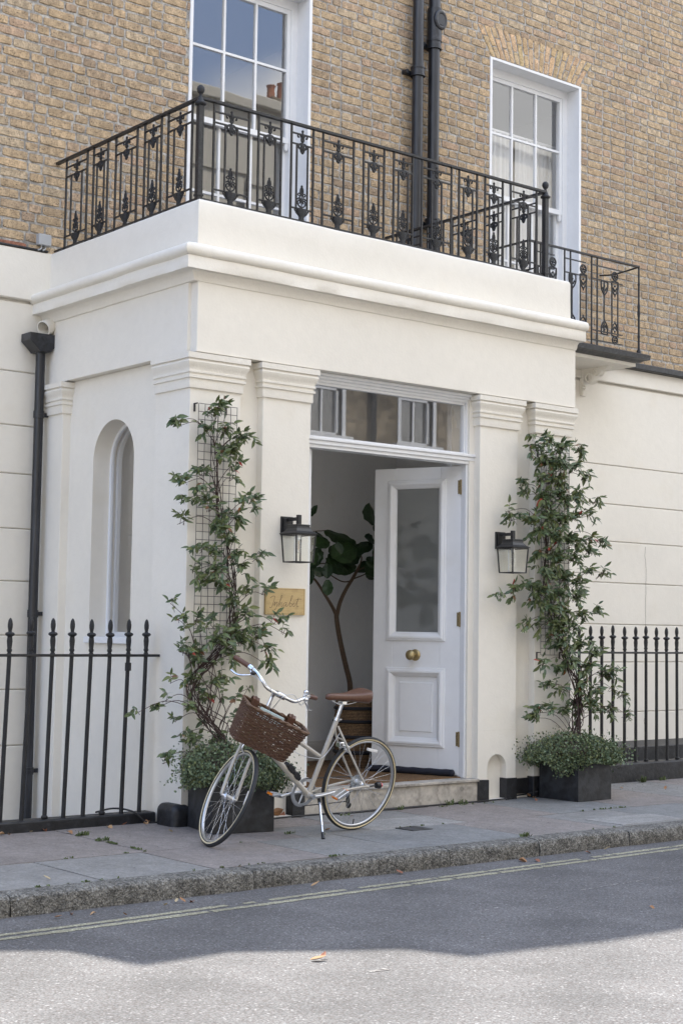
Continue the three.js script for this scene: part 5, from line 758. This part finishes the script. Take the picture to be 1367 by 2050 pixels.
// ---------- bicycle on its kickstand, front wheel flopped round ----------
{
  const Rw = .3045, Rt = .0155, nr = V(Math.sin(.0279) * Math.cos(.2176), -Math.sin(.2176), Math.cos(.0279) * Math.cos(.2176));
  const rh = V(.8629, Rw * Math.cos(.2176) + Rt, .8334), A = V(Math.sin(1.345) * Math.cos(-.4299), Math.sin(-.4299), Math.cos(1.345) * Math.cos(-.4299)), fh = V(-.2623, Rw * Math.cos(.4299) + Rt, .929);
  const K = nr.clone().cross(A).normalize(), FD = K.clone().cross(A).normalize().negate(); // K up the steerer, FD forward for the front wheel
  const F = V(0, 1, 0).cross(nr).normalize(); if (F.x > 0) F.negate(); const U = nr.clone().cross(F).normalize(); if (U.y < 0) U.negate();
  const f = (a, u, s = 0) => rh.clone().addScaledVector(F, a).addScaledVector(U, u).addScaledVector(nr, s); // frame: forward, up, to the near side
  const q = (a, k, o = 0) => fh.clone().addScaledVector(A, a).addScaledVector(K, k).addScaledVector(FD, o); // steering: sideways, up, forward
  const B = thing('bicycle', 'cream step-through bicycle with brown saddle, brown grips and a wicker basket, on its kickstand', 'bicycle', [.3, 0, .85]);
  const frameAt = (g, c, n) => { const x = V(0, 1, 0).cross(n).normalize(), y = n.clone().cross(x); return g.applyMatrix4(new THREE.Matrix4().makeBasis(x, y, n).setPosition(c)); };
  const lathe = (pts, n = 64) => strip(new THREE.LatheGeometry(pts.map(p => new THREE.Vector2(...p)), n).rotateX(Math.PI / 2)); // axis along z
  function wheel(c, n, rear) {
    const W = add(B, 'wheel', frameAt(lathe([[.296, -.0085], [.287, -.0105], [.281, -.008], [.279, 0], [.281, .008], [.287, .0105], [.296, .0085], [.2955, 0], [.296, -.0085]]), c, n), M.alu);
    add(W, 'tyre', frameAt(strip(new THREE.TorusGeometry(Rw, Rt, 12, 84)), c, n), M.tyre);
    for (const s of [1, -1]) add(W, 'tyre_wall', frameAt(lathe([[.2955, .0095 * s], [.298, .0145 * s], [.3025, .0158 * s], [.3068, .0156 * s]]), c, n), M.tyreCream);
    const sp = [], N = 32; for (let i = 0; i < N; i++) { const t = i / N * Math.PI * 2, side = i % 2 ? 1 : -1, tw = (i % 4 < 2 ? 1 : -1) * .62; sp.push(rod(V(.022 * Math.cos(t + tw * 2.2), .022 * Math.sin(t + tw * 2.2), side * .028), V(.283 * Math.cos(t), .283 * Math.sin(t), side * .003), .0011, .0011, 4, false)); }
    const hub = add(W, 'hub', frameAt(lathe([[.004, -.055], [.010, -.054], [.010, -.034], [.024, -.031], [.024, -.026], [.016, -.020], [.015, .02], [.024, .026], [.024, .031], [.010, .034], [.010, .054], [.004, .055]], 20), c, n), M.alu);
    tag(add(W, 'spokes', frameAt(merge(sp), c, n), M.chrome), null, null, null, 'stuff');
    const ra = rear ? -.22 : 1.45; add(W, 'spoke_reflector', frameAt(rbox(-.045, .045, -.010, .010, -.004, .012, .004).translate(0, .235, .012).rotateZ(ra), c, n), M.reflector);
    add(W, 'valve', frameAt(rod(V(0, -.28, 0), V(0, -.245, 0), .004), c, n), M.plastic);
  }
  wheel(rh, nr, true); wheel(fh, A, false);
  // frame
  const bb = f(.432, -.052), seatTop = f(.287, .448), fr = M.frameTaupe, hu = k => q(0, k, -.07), T2 = (a, b, r, r2 = r) => rod(a, b, r, r2, 16);
  const frame = add(B, 'frame', merge([T2(bb, seatTop, .0165), T2(hu(.385), hu(.56), .0195), T2(hu(.415), bb, .0185), T2(hu(.535), f(.388, .204), .0140), strip(new THREE.SphereGeometry(.024, 14, 10).translate(bb.x, bb.y, bb.z)), T2(f(.432, -.052, -.036), f(.432, -.052, .036), .021),
    ...[1, -1].flatMap(s => [tube([f(.410, -.052, s * .022), f(.30, -.035, s * .045), f(.12, -.012, s * .062), f(0, 0, s * .064)], .0088, 18, 10), tube([f(.283, .405, s * .014), f(.235, .32, s * .040), f(.06, .075, s * .062), f(0, 0, s * .064)], .0072, 18, 10), T2(f(.02, -.0, s * .064), f(-.03, -.004, s * .064), .008)]), T2(f(.235, .315, -.04), f(.235, .315, .04), .006)]), fr);
  add(B, 'fork', merge([T2(q(-.050, .345, -.07), q(.050, .345, -.07), .015), T2(hu(.335), hu(.40), .0165), ...[1, -1].map(s => tube([q(s * .046, .35, -.07), q(s * .050, .22, -.060), q(s * .052, .09, -.030), q(s * .053, 0, 0)], .0105, 20, 10))]), fr);
  add(B, 'headset', merge([T2(hu(.375), hu(.388), .023), T2(hu(.558), hu(.58), .022)]), M.chrome);
  add(B, 'stem', merge([T2(hu(.57), hu(.69), .0115), tube([hu(.675), q(0, .705, -.04), q(0, .697, .05)], .0125, 14, 10), T2(q(-.028, .697, .05), q(.028, .697, .05), .019)]), M.chrome);
  const hb = s => [q(0, .697, .05), q(s * .05, .697, .05), q(s * .105, .703, .040), q(s * .150, .735, .02), q(s * .190, .766, -.035), q(s * .227, .778, -.081), q(s * .303, .79, -.144)];
  add(B, 'handlebar', merge([tube(hb(1), .0112, 50, 12), tube(hb(-1), .0112, 50, 12)]), M.chrome);
  for (const s of [1, -1]) {
    add(B, 'grip', merge([rod(q(s * .222, .7772, -.077), q(s * .306, .7905, -.1465), .0162, .0155, 14), ball(q(s * .306, .7905, -.1465), .0155, 1, 1, 1, 10)]), M.brown);
    const lev = add(B, 'brake_lever', merge([rod(q(s * .203, .770, -.052), q(s * .222, .7765, -.076), .0185, .0185, 14), tube([q(s * .212, .755, -.055), q(s * .205, .735, -.035), q(s * .235, .715, -.045), q(s * .27, .700, -.085), q(s * .305, .708, -.125)], .006, 22, 8)]), M.chrome);
    add(lev, 'lever_body', merge([ball(q(s * .198, .748, -.030), .016, 1.2, .9, 1, 10)]), s < 0 ? M.plastic : M.chrome);
  }
  add(B, 'bell', merge([ball(q(.172, .790, -.018), .017, 1, .8, 1, 12), rod(q(.172, .76, -.02), q(.172, .785, -.02), .006)]), M.chrome);
  add(B, 'brake_cable', merge([tube([q(-.205, .735, -.03), q(-.14, .72, .05), q(-.08, .70, .07), q(-.04, .62, .06), q(0, .45, .02)], .0024, 30, 5), tube([q(.20, .735, -.03), q(.14, .70, .06), q(.06, .735, .09), q(.0, .70, .10), q(-.005, .60, .03)], .0024, 30, 5), tube([q(.03, .58, -.03), f(.85, .40, .03), f(.60, .24, .028), f(.45, .20, .024), f(.39, .20, .028), f(.33, .25, .022), f(.262, .36, .02)], .0024, 40, 5)]), M.alu);
  // saddle and post
  add(B, 'seat_post', merge([T2(f(.290, .44), f(.262, .555), .0128), T2(f(.29, .437), f(.285, .455), .0195), rod(f(.268, .445), f(.25, .443), .006)]), M.chrome);
  {
    const secs = [[.412, .003, .0], [.405, .014, .004], [.385, .022, .010], [.33, .028, .012], [.27, .036, .010], [.21, .052, .006], [.16, .070, .004], [.11, .082, .008], [.075, .078, .012], [.055, .055, .010], [.048, .01, .002]], n = 20, P = [];
    const ring = ([a, w, dip], i) => Array.from({ length: n }, (_, j) => { const t = j / n * Math.PI * 2, cx = Math.cos(t), sy = Math.sin(t), tail = clamp((.24 - a) / .16), h = (sy > 0 ? .020 + .016 * tail : .020 + .036 * tail) * (w < .02 ? w / .02 : 1), lobe = sy > 0 ? tail * .016 * Math.pow(Math.abs(cx), 1.5) - tail * .004 : -Math.abs(cx) * .008; return f(a, .598 + dip * .2 + sy * h + lobe + tail * .010, cx * w); });
    const rows = secs.map(ring); for (let i = 0; i + 1 < rows.length; i++) for (let j = 0; j < n; j++) { const m = (j + 1) % n, v = [rows[i][j], rows[i][m], rows[i + 1][m], rows[i + 1][j]]; for (const k of [0, 1, 2, 0, 2, 3]) P.push(v[k].x, v[k].y, v[k].z); }
    const g = new THREE.BufferGeometry(); g.setAttribute('position', new THREE.Float32BufferAttribute(P, 3)); const sg = add(B, 'saddle', uvm(toCreasedNormals(g, 1.6)), M.brown);
    add(sg, 'saddle_rails', merge([...[1, -1].map(s => tube([f(.37, .585, s * .006), f(.31, .553, s * .020), f(.21, .556, s * .022), f(.12, .585, s * .035)], .0036, 18, 6)), rbox(-.018, .018, -.012, .012, -.026, .026, .004).translate(f(.262, .556).x, f(.262, .556).y, f(.262, .556).z)]), M.chrome);
  }
  // drivetrain on the far side
  const ring = frameAt((() => { const s = new THREE.Shape(); s.absarc(0, 0, .092, 0, Math.PI * 2); const h = new THREE.Path(); h.absarc(0, 0, .074, 0, Math.PI * 2); s.holes.push(h); return strip(new THREE.ExtrudeGeometry(s, { depth: .004, bevelEnabled: false, curveSegments: 40 })); })(), f(.432, -.052, -.050), nr);
  const arms = Array.from({ length: 5 }, (_, i) => { const t = i * 1.2566; return rod(f(.432, -.052, -.048), f(.432 + .078 * Math.cos(t), -.052 + .078 * Math.sin(t), -.048), .009, .006, 8); });
  const cs = add(B, 'crankset', merge([ring, ...arms, frameAt(lathe([[.099, .002], [.098, .006], [.090, .006], [.088, .003]], 48), f(.432, -.052, -.054), nr)]), M.alu);
  const ped = (p, s, o) => { const g = add(cs, 'pedal', merge([rbox(-.048, .048, -.010, .010, -.040, .040, .005), rbox(-.048, .048, -.013, .013, -.006, .006, .003)].map(k => k.clone()).map(k => k.applyMatrix4(new THREE.Matrix4().makeBasis(F.clone().negate().applyAxisAngle(nr, o), U.clone().applyAxisAngle(nr, o), nr).setPosition(p)))), M.alu); for (const e of [1, -1]) add(g, 'pedal_reflector', rbox(-.003, .003, -.008, .008, -.026, .026, .002).translate(e * .049, 0, 0).applyMatrix4(new THREE.Matrix4().makeBasis(F.clone().negate().applyAxisAngle(nr, o), U.clone().applyAxisAngle(nr, o), nr).setPosition(p)), M.orange); };
  add(cs, 'crank_arm', merge([tube([f(.432, -.052, .048), f(.36, -.042, .060), f(.268, -.022, .068)], .0095, 14, 10), rod(f(.432, -.052, .036), f(.432, -.052, .062), .017, .016, 14)]), M.alu); ped(f(.262, -.022, .118), 1, .5);
  add(cs, 'crank_arm', merge([tube([f(.432, -.052, -.058), f(.51, -.060, -.068), f(.597, -.078, -.074)], .0095, 14, 10), rod(f(.432, -.052, -.05), f(.432, -.052, -.07), .017, .016, 14)]), M.alu); ped(f(.600, -.080, -.125), -1, -.2);
  const cog = []; for (let i = 0; i < 7; i++) cog.push(frameAt(strip(new THREE.CylinderGeometry(.050 - i * .0048, .050 - i * .0048, .0022, 28).rotateX(Math.PI / 2)), f(0, 0, -.030 - i * .0042), nr)); add(B, 'cassette', merge(cog), M.alu);
  add(B, 'spoke_guard', frameAt(lathe([[.024, 0], [.070, .002], [.0715, .0]], 40), f(0, 0, -.024), nr), M.lampGlass);
  add(B, 'chain', merge([tube([f(.43, .040, -.048), f(.2, .038, -.046), f(0, .034, -.046)], .0036, 12, 5), tube([f(.43, -.144, -.048), f(.2, -.14, -.046), f(.03, -.135, -.046)], .0036, 12, 5)]), M.plastic);
  add(B, 'derailleur', merge([tube([f(.0, -.02, -.060), f(.015, -.055, -.062), f(.04, -.075, -.060)], .011, 10, 8), rbox(-.014, .014, -.055, .055, -.006, .006, .004).rotateZ(.25).applyMatrix4(new THREE.Matrix4().makeBasis(F.clone().negate(), U, nr).setPosition(f(.035, -.118, -.050))), frameAt(strip(new THREE.CylinderGeometry(.020, .020, .010, 14).rotateX(Math.PI / 2)), f(.022, -.165, -.048), nr), frameAt(strip(new THREE.CylinderGeometry(.019, .019, .010, 14).rotateX(Math.PI / 2)), f(.044, -.075, -.048), nr)]), M.plastic);
  // kickstand, brakes, lock holder, lights
  const foot = V(.413, .012, 1.019), kt = f(.350, -.075, .020), ks = add(B, 'kickstand', merge([rod(f(.352, -.06, .0), kt, .016, .014, 12), rod(kt, kt.clone().lerp(foot, .72), .0085, .008, 10), rod(kt.clone().lerp(foot, .66), foot, .0058, .0058, 10)]), M.chrome);
  add(ks, 'rubber_foot', rod(foot.clone().lerp(kt, .12), V(.414, .002, 1.0205), .010, .012, 10), M.plastic); add(ks, 'pivot', rod(kt.clone().lerp(foot, .02), kt.clone().lerp(foot, .11), .0125, .011, 10), M.plastic);
  add(B, 'rear_brake', merge([rbox(-.030, .030, -.020, .020, -.022, .022, .008).applyMatrix4(new THREE.Matrix4().makeBasis(F.clone().negate(), U, nr).setPosition(f(.215, .275, 0))), tube([f(.22, .275, .02), f(.19, .27, .045), f(.175, .23, .03)], .007, 10, 8), tube([f(.22, .275, -.02), f(.19, .27, -.045), f(.175, .23, -.03)], .007, 10, 8), rbox(-.02, .02, -.006, .006, -.005, .005, .002).applyMatrix4(new THREE.Matrix4().makeBasis(F.clone().negate(), U, nr).setPosition(f(.185, .245, .018)))]), M.chrome);
  add(B, 'front_brake', merge([tube([q(.0, .345, -.04), q(.04, .34, -.035), q(.042, .30, -.04), q(.02, .285, -.045)], .007, 12, 8), tube([q(.0, .345, -.04), q(-.04, .34, -.035), q(-.042, .30, -.04), q(-.02, .285, -.045)], .007, 12, 8)]), M.chrome);
  { const d0 = f(.69, .150, .0), d1 = f(.545, .022, .0), ax = d1.clone().sub(d0).normalize(), up = nr.clone().cross(ax).normalize(), c = d0.clone().lerp(d1, .5).addScaledVector(up, up.y > 0 ? .036 : -.036); add(B, 'lock_holder', merge([rbox(-.085, .085, -.016, .016, -.024, .024, .012), rbox(-.06, -.01, -.020, .020, -.027, .027, .006), rbox(.02, .06, -.020, .020, -.027, .027, .006)].map(g => g.applyMatrix4(new THREE.Matrix4().makeBasis(ax, up, ax.clone().cross(up)).setPosition(c)))), M.plastic); }
  const rl = add(B, 'rear_light', merge([rod(f(-.095, .0, .062), f(-.125, .0, .062), .020, .024, 16), rod(f(-.02, -.004, .064), f(-.11, .0, .062), .005, .005, 8)]), M.plastic); add(rl, 'lens', merge([rod(f(-.124, .0, .062), f(-.142, .0, .062), .0245, .016, 16)]), M.red);
  // wicker basket hung from the bar by leather straps
  const tilt = .23, K2 = K.clone().multiplyScalar(Math.cos(tilt)).addScaledVector(FD, Math.sin(tilt)), F2 = FD.clone().multiplyScalar(Math.cos(tilt)).addScaledVector(K, -Math.sin(tilt)), o0b = q(0, .612, .03);
  const qb = (a, k, o = 0) => o0b.clone().addScaledVector(A, a).addScaledVector(K2, (k - .612) * 1.1).addScaledVector(F2, (o - .03) * .82); // the basket sags forward
  const half = k => { const t = clamp((k - .385) / .21); return [mix(.186, .220, t), mix(.195, .220, t)]; };
  const loop = (k, off, ph, amp, n = 150) => { const [hx, dz] = half(k), pts = [], r = .045, per = []; const o0 = .030, o1 = o0 + dz; const seg = [[-hx + r, o0, hx - r, o0], [hx, o0 + r, hx, o1 - r], [hx - r, o1, -hx + r, o1], [-hx, o1 - r, -hx, o0 + r]]; const base = []; seg.forEach(([a, b, c, d], i) => { const m = i % 2 ? 24 : 46; for (let j = 0; j < m; j++) base.push([mix(a, c, j / m), mix(b, d, j / m)]); const nx = seg[(i + 1) % 4], ca = [c, d], cb = [nx[0], nx[1]], mid = [i % 2 ? ca[0] : cb[0], i % 2 ? cb[1] : ca[1]]; for (let j = 0; j < 5; j++) { const t = j / 5; base.push([(1 - t) * (1 - t) * ca[0] + 2 * t * (1 - t) * mid[0] + t * t * cb[0], (1 - t) * (1 - t) * ca[1] + 2 * t * (1 - t) * mid[1] + t * t * cb[1]]); } }); const N = base.length; base.forEach(([x, o], i) => { const a = base[(i + N - 1) % N], b = base[(i + 1) % N], tx = b[0] - a[0], to = b[1] - a[1], L = Math.hypot(tx, to) || 1, w = amp * Math.cos(i / N * Math.PI * 2 * 22 + ph) + off; per.push(qb(x + to / L * w, k + .0015 * Math.sin(i * .7 + k * 90), o - tx / L * w)); }); return per; };
  const rowsN = 20, wa = [], wb = []; for (let i = 0; i < rowsN; i++) (hash(i, 7, 2) > .72 ? wb : wa).push(tube(loop(mix(.388, .585, i / (rowsN - 1)), 0, (i % 2 ? Math.PI : 0) + 1.1 * hash(i, 1, 4), .0046), .0042 + .0012 * hash(i, 3, 9), 300, 5, true));
  const bk = tag(add(B, 'basket', merge(wa), M.wicker), null, null, null, null); bk.userData.kind = 'stuff';
  tag(add(bk, 'light_weave', merge(wb), M.wickerLight), null, null, null, 'stuff');
  const stake = []; for (let i = 0; i < 46; i++) { const a = loop(.385, 0, 0, 0), b = loop(.592, 0, 0, 0), j = Math.floor(i / 46 * a.length); stake.push(rod(a[j], b[j], .0034, .0034, 5)); } tag(add(bk, 'stakes', merge(stake), M.wicker), null, null, null, 'stuff');
  const rim = (ph, k) => tube(loop(k, .001, ph, .006), .0062, 300, 6, true); add(bk, 'rim', merge([rim(0, .592), rim(Math.PI, .599), rim(1.5, .596)]), M.wickerLight);
  add(bk, 'base', merge(Array.from({ length: 20 }, (_, i) => rod(qb(-.165, .387, mix(.036, .20, i / 19)), qb(.165, .387, mix(.036, .20, i / 19)), .0048, .0048, 5))), M.wicker);
  for (const s of [1, -1]) add(bk, 'leather_strap', merge([tube([qb(s * .135, .54, .012), qb(s * .135, .60, .010), qb(s * .135, .625, .025), qb(s * .135, .615, .055), qb(s * .135, .575, .058)], .004, 20, 6), ...[0, 1].map(i => (() => { const c = [[.545, .016], [.612, .014], [.624, .032], [.612, .058], [.572, .062]], P = []; for (let j = 0; j + 1 < c.length; j++) { const v = [qb(s * .135 - .024, c[j][0], c[j][1]), qb(s * .135 + .024, c[j][0], c[j][1]), qb(s * .135 + .024, c[j + 1][0], c[j + 1][1]), qb(s * .135 - .024, c[j + 1][0], c[j + 1][1])]; for (const k of [0, 1, 2, 0, 2, 3]) P.push(v[k].x + i * .001, v[k].y, v[k].z); } const g = new THREE.BufferGeometry(); g.setAttribute('position', new THREE.Float32BufferAttribute(P, 3)); g.computeVertexNormals(); return strip(g); })())]), M.brown);
  { const m = new THREE.Matrix4().makeBasis(A, K2, F2).setPosition(qb(-.035, .530, .165)); const bkx = thing('booklet', 'pale blue booklet standing in the wicker bicycle basket', 'booklet', [qb(-.035, .45, .165).x, qb(-.035, .45, .165).y, qb(-.035, .45, .165).z]); add(bkx, 'cover', merge([rbox(-.085, .085, .02, .082, -.006, -.0045, .0005), rbox(-.085, .085, .02, .082, .0045, .006, .0005)].map(g => g.applyMatrix4(m))), M.paper); add(bkx, 'pages', box(-.082, .082, .022, .078, -.0043, .0043).applyMatrix4(m), M.white); }
}

// ---------- houses across the street (behind the camera; they fill the shade with light and show in the panes) ----------
function opposite(x0, x1, H, matW, band, wins, label, z = 14, split = 0) {
  const O = thing('terrace_house', label, 'house', [(x0 + x1) / 2, 0, z]), holes = wins.map(([c, w, a, b]) => [[c - w / 2, a], [c - w / 2, b], [c + w / 2, b], [c + w / 2, a]]);
  const wall = (a, b, m) => add(O, 'wall', uvm(extrude([[x0, a], [x1, a], [x1, b], [x0, b]], .3, holes.filter(h => h[0][1] > a && h[1][1] < b)).translate(0, 0, z)), m);
  if (split) { wall(-.2, split, matW); wall(split, H, M.farCream); } else wall(-.2, H, matW);
  add(O, 'rooms', merge([box(x0, x1, -.2, H - .8, z + 4, z + 4.2), box(x0, x0 + .2, -.2, H - .8, z + .3, z + 4), box(x1 - .2, x1, -.2, H - .8, z + .3, z + 4), ...[0, 4.0, 7.7, 11.0].map(y => box(x0, x1, y - .1, y + .1, z + .3, z + 4))]), M.room);
  add(O, 'roof', box(x0, x1, H - .8, H - .6, z + .3, z + 7), M.slate);
  if (band) add(O, 'stucco_band', merge([rbox(x0, x1, band[0], band[1], z - .05, z + .01, .01), rbox(x0, x1, band[1] - .25, band[1], z - .22, z - .04, .04), rbox(x0, x1, -.1, 3.9, z - .04, z + .01, .01)]), M.farCream);
  for (const [c, w, a, b] of wins) {
    const m = (a + b) / 2, f = .07, win = add(O, 'window', merge([box(c - w / 2 - .08, c - w / 2, a - .06, b + .1, z - .03, z + .12), box(c + w / 2, c + w / 2 + .08, a - .06, b + .1, z - .03, z + .12), box(c - w / 2, c + w / 2, b, b + .09, z - .03, z + .12), box(c - w / 2 - .2, c + w / 2 + .2, a - .10, a, z - .12, z + .12), box(c - w / 2, c - w / 2 + f, a, b, z + .08, z + .13), box(c + w / 2 - f, c + w / 2, a, b, z + .08, z + .13), box(c - w / 2, c + w / 2, m - .04, m + .04, z + .08, z + .13), box(c - w / 2, c + w / 2, b - f, b, z + .08, z + .13), box(c - w / 2, c + w / 2, a, a + f, z + .08, z + .13), box(c - .02, c + .02, a, b, z + .09, z + .12)]), M.white);
    add(win, 'pane', box(c - w / 2, c + w / 2, a, b, z + .135, z + .14), M.glass);
  }
  return O;
}
{
  const rowsA = [[5.07, 6.95], [8.1, 9.8]], W = (cs, rows, w) => cs.flatMap(c => rows.map(([a, b]) => [c, w, a, b]));
  const A = opposite(5.6, 18.4, 13.1, M.farBrick, [11.3, 13.12], W([7.65, 10.03, 12.43, 14.80, 17.2], [[.9, 3.1], ...rowsA], .86), 'brick terrace house with cream parapet across the street, mirrored in the fanlight', 14, 7.6);
  add(A, 'downpipe', rod(V(13.58, 3.9, 13.9), V(13.58, 11.3, 13.9), .06), M.pipe);
  const st = add(A, 'chimney_stack', rbox(14.85, 16.1, 12.3, 13.72, 15.0, 15.8, .02), M.farBrick); for (const [x, h] of [[15.08, .40], [15.42, .52], [15.8, .45]]) add(st, 'chimney_pot', strip(new THREE.LatheGeometry([[.13, 13.72], [.15, 13.78], [.12, 13.84], [.10, 13.72 + h - .05], [.13, 13.72 + h - .02], [.13, 13.72 + h]].map(p => new THREE.Vector2(...p)), 14).translate(x, 0, 15.4)), M.terracotta);
  opposite(18.5, 36, 13.6, M.farCream, [12.0, 13.62], W([20, 22.6, 25.2, 27.8, 30.4, 33], [[.9, 3.1], [4.9, 7.3], [8.3, 10.2]], 1.1), 'cream stucco terrace across the street, mirrored in the right-hand sash window', 13.4);
  opposite(-7.6, 5.5, 12.6, M.farBrick, [11.2, 12.62], W([-6.2, -3.6, -1, 1.6, 4.2], [[.9, 3.1], [4.9, 7], [8.1, 9.8]], 1.0), 'brick terrace house with cream parapet across the street, facing the porch');
  opposite(-26, -7.7, 12.9, M.farCream, [11.4, 12.92], W([-23.5, -20.5, -17.5, -14.5, -11.5, -9], [[.9, 3.1], [4.9, 7.2], [8.2, 10]], 1.1), 'cream stucco terrace across the street, beyond the railing with the downpipe');
  tag(add(scene, 'far_pavement', box(-30, 40, -.3, .0, 11.15, 13.98), M.slabs[0]), null, null, null, 'structure');
}
renderer.render(scene, camera);
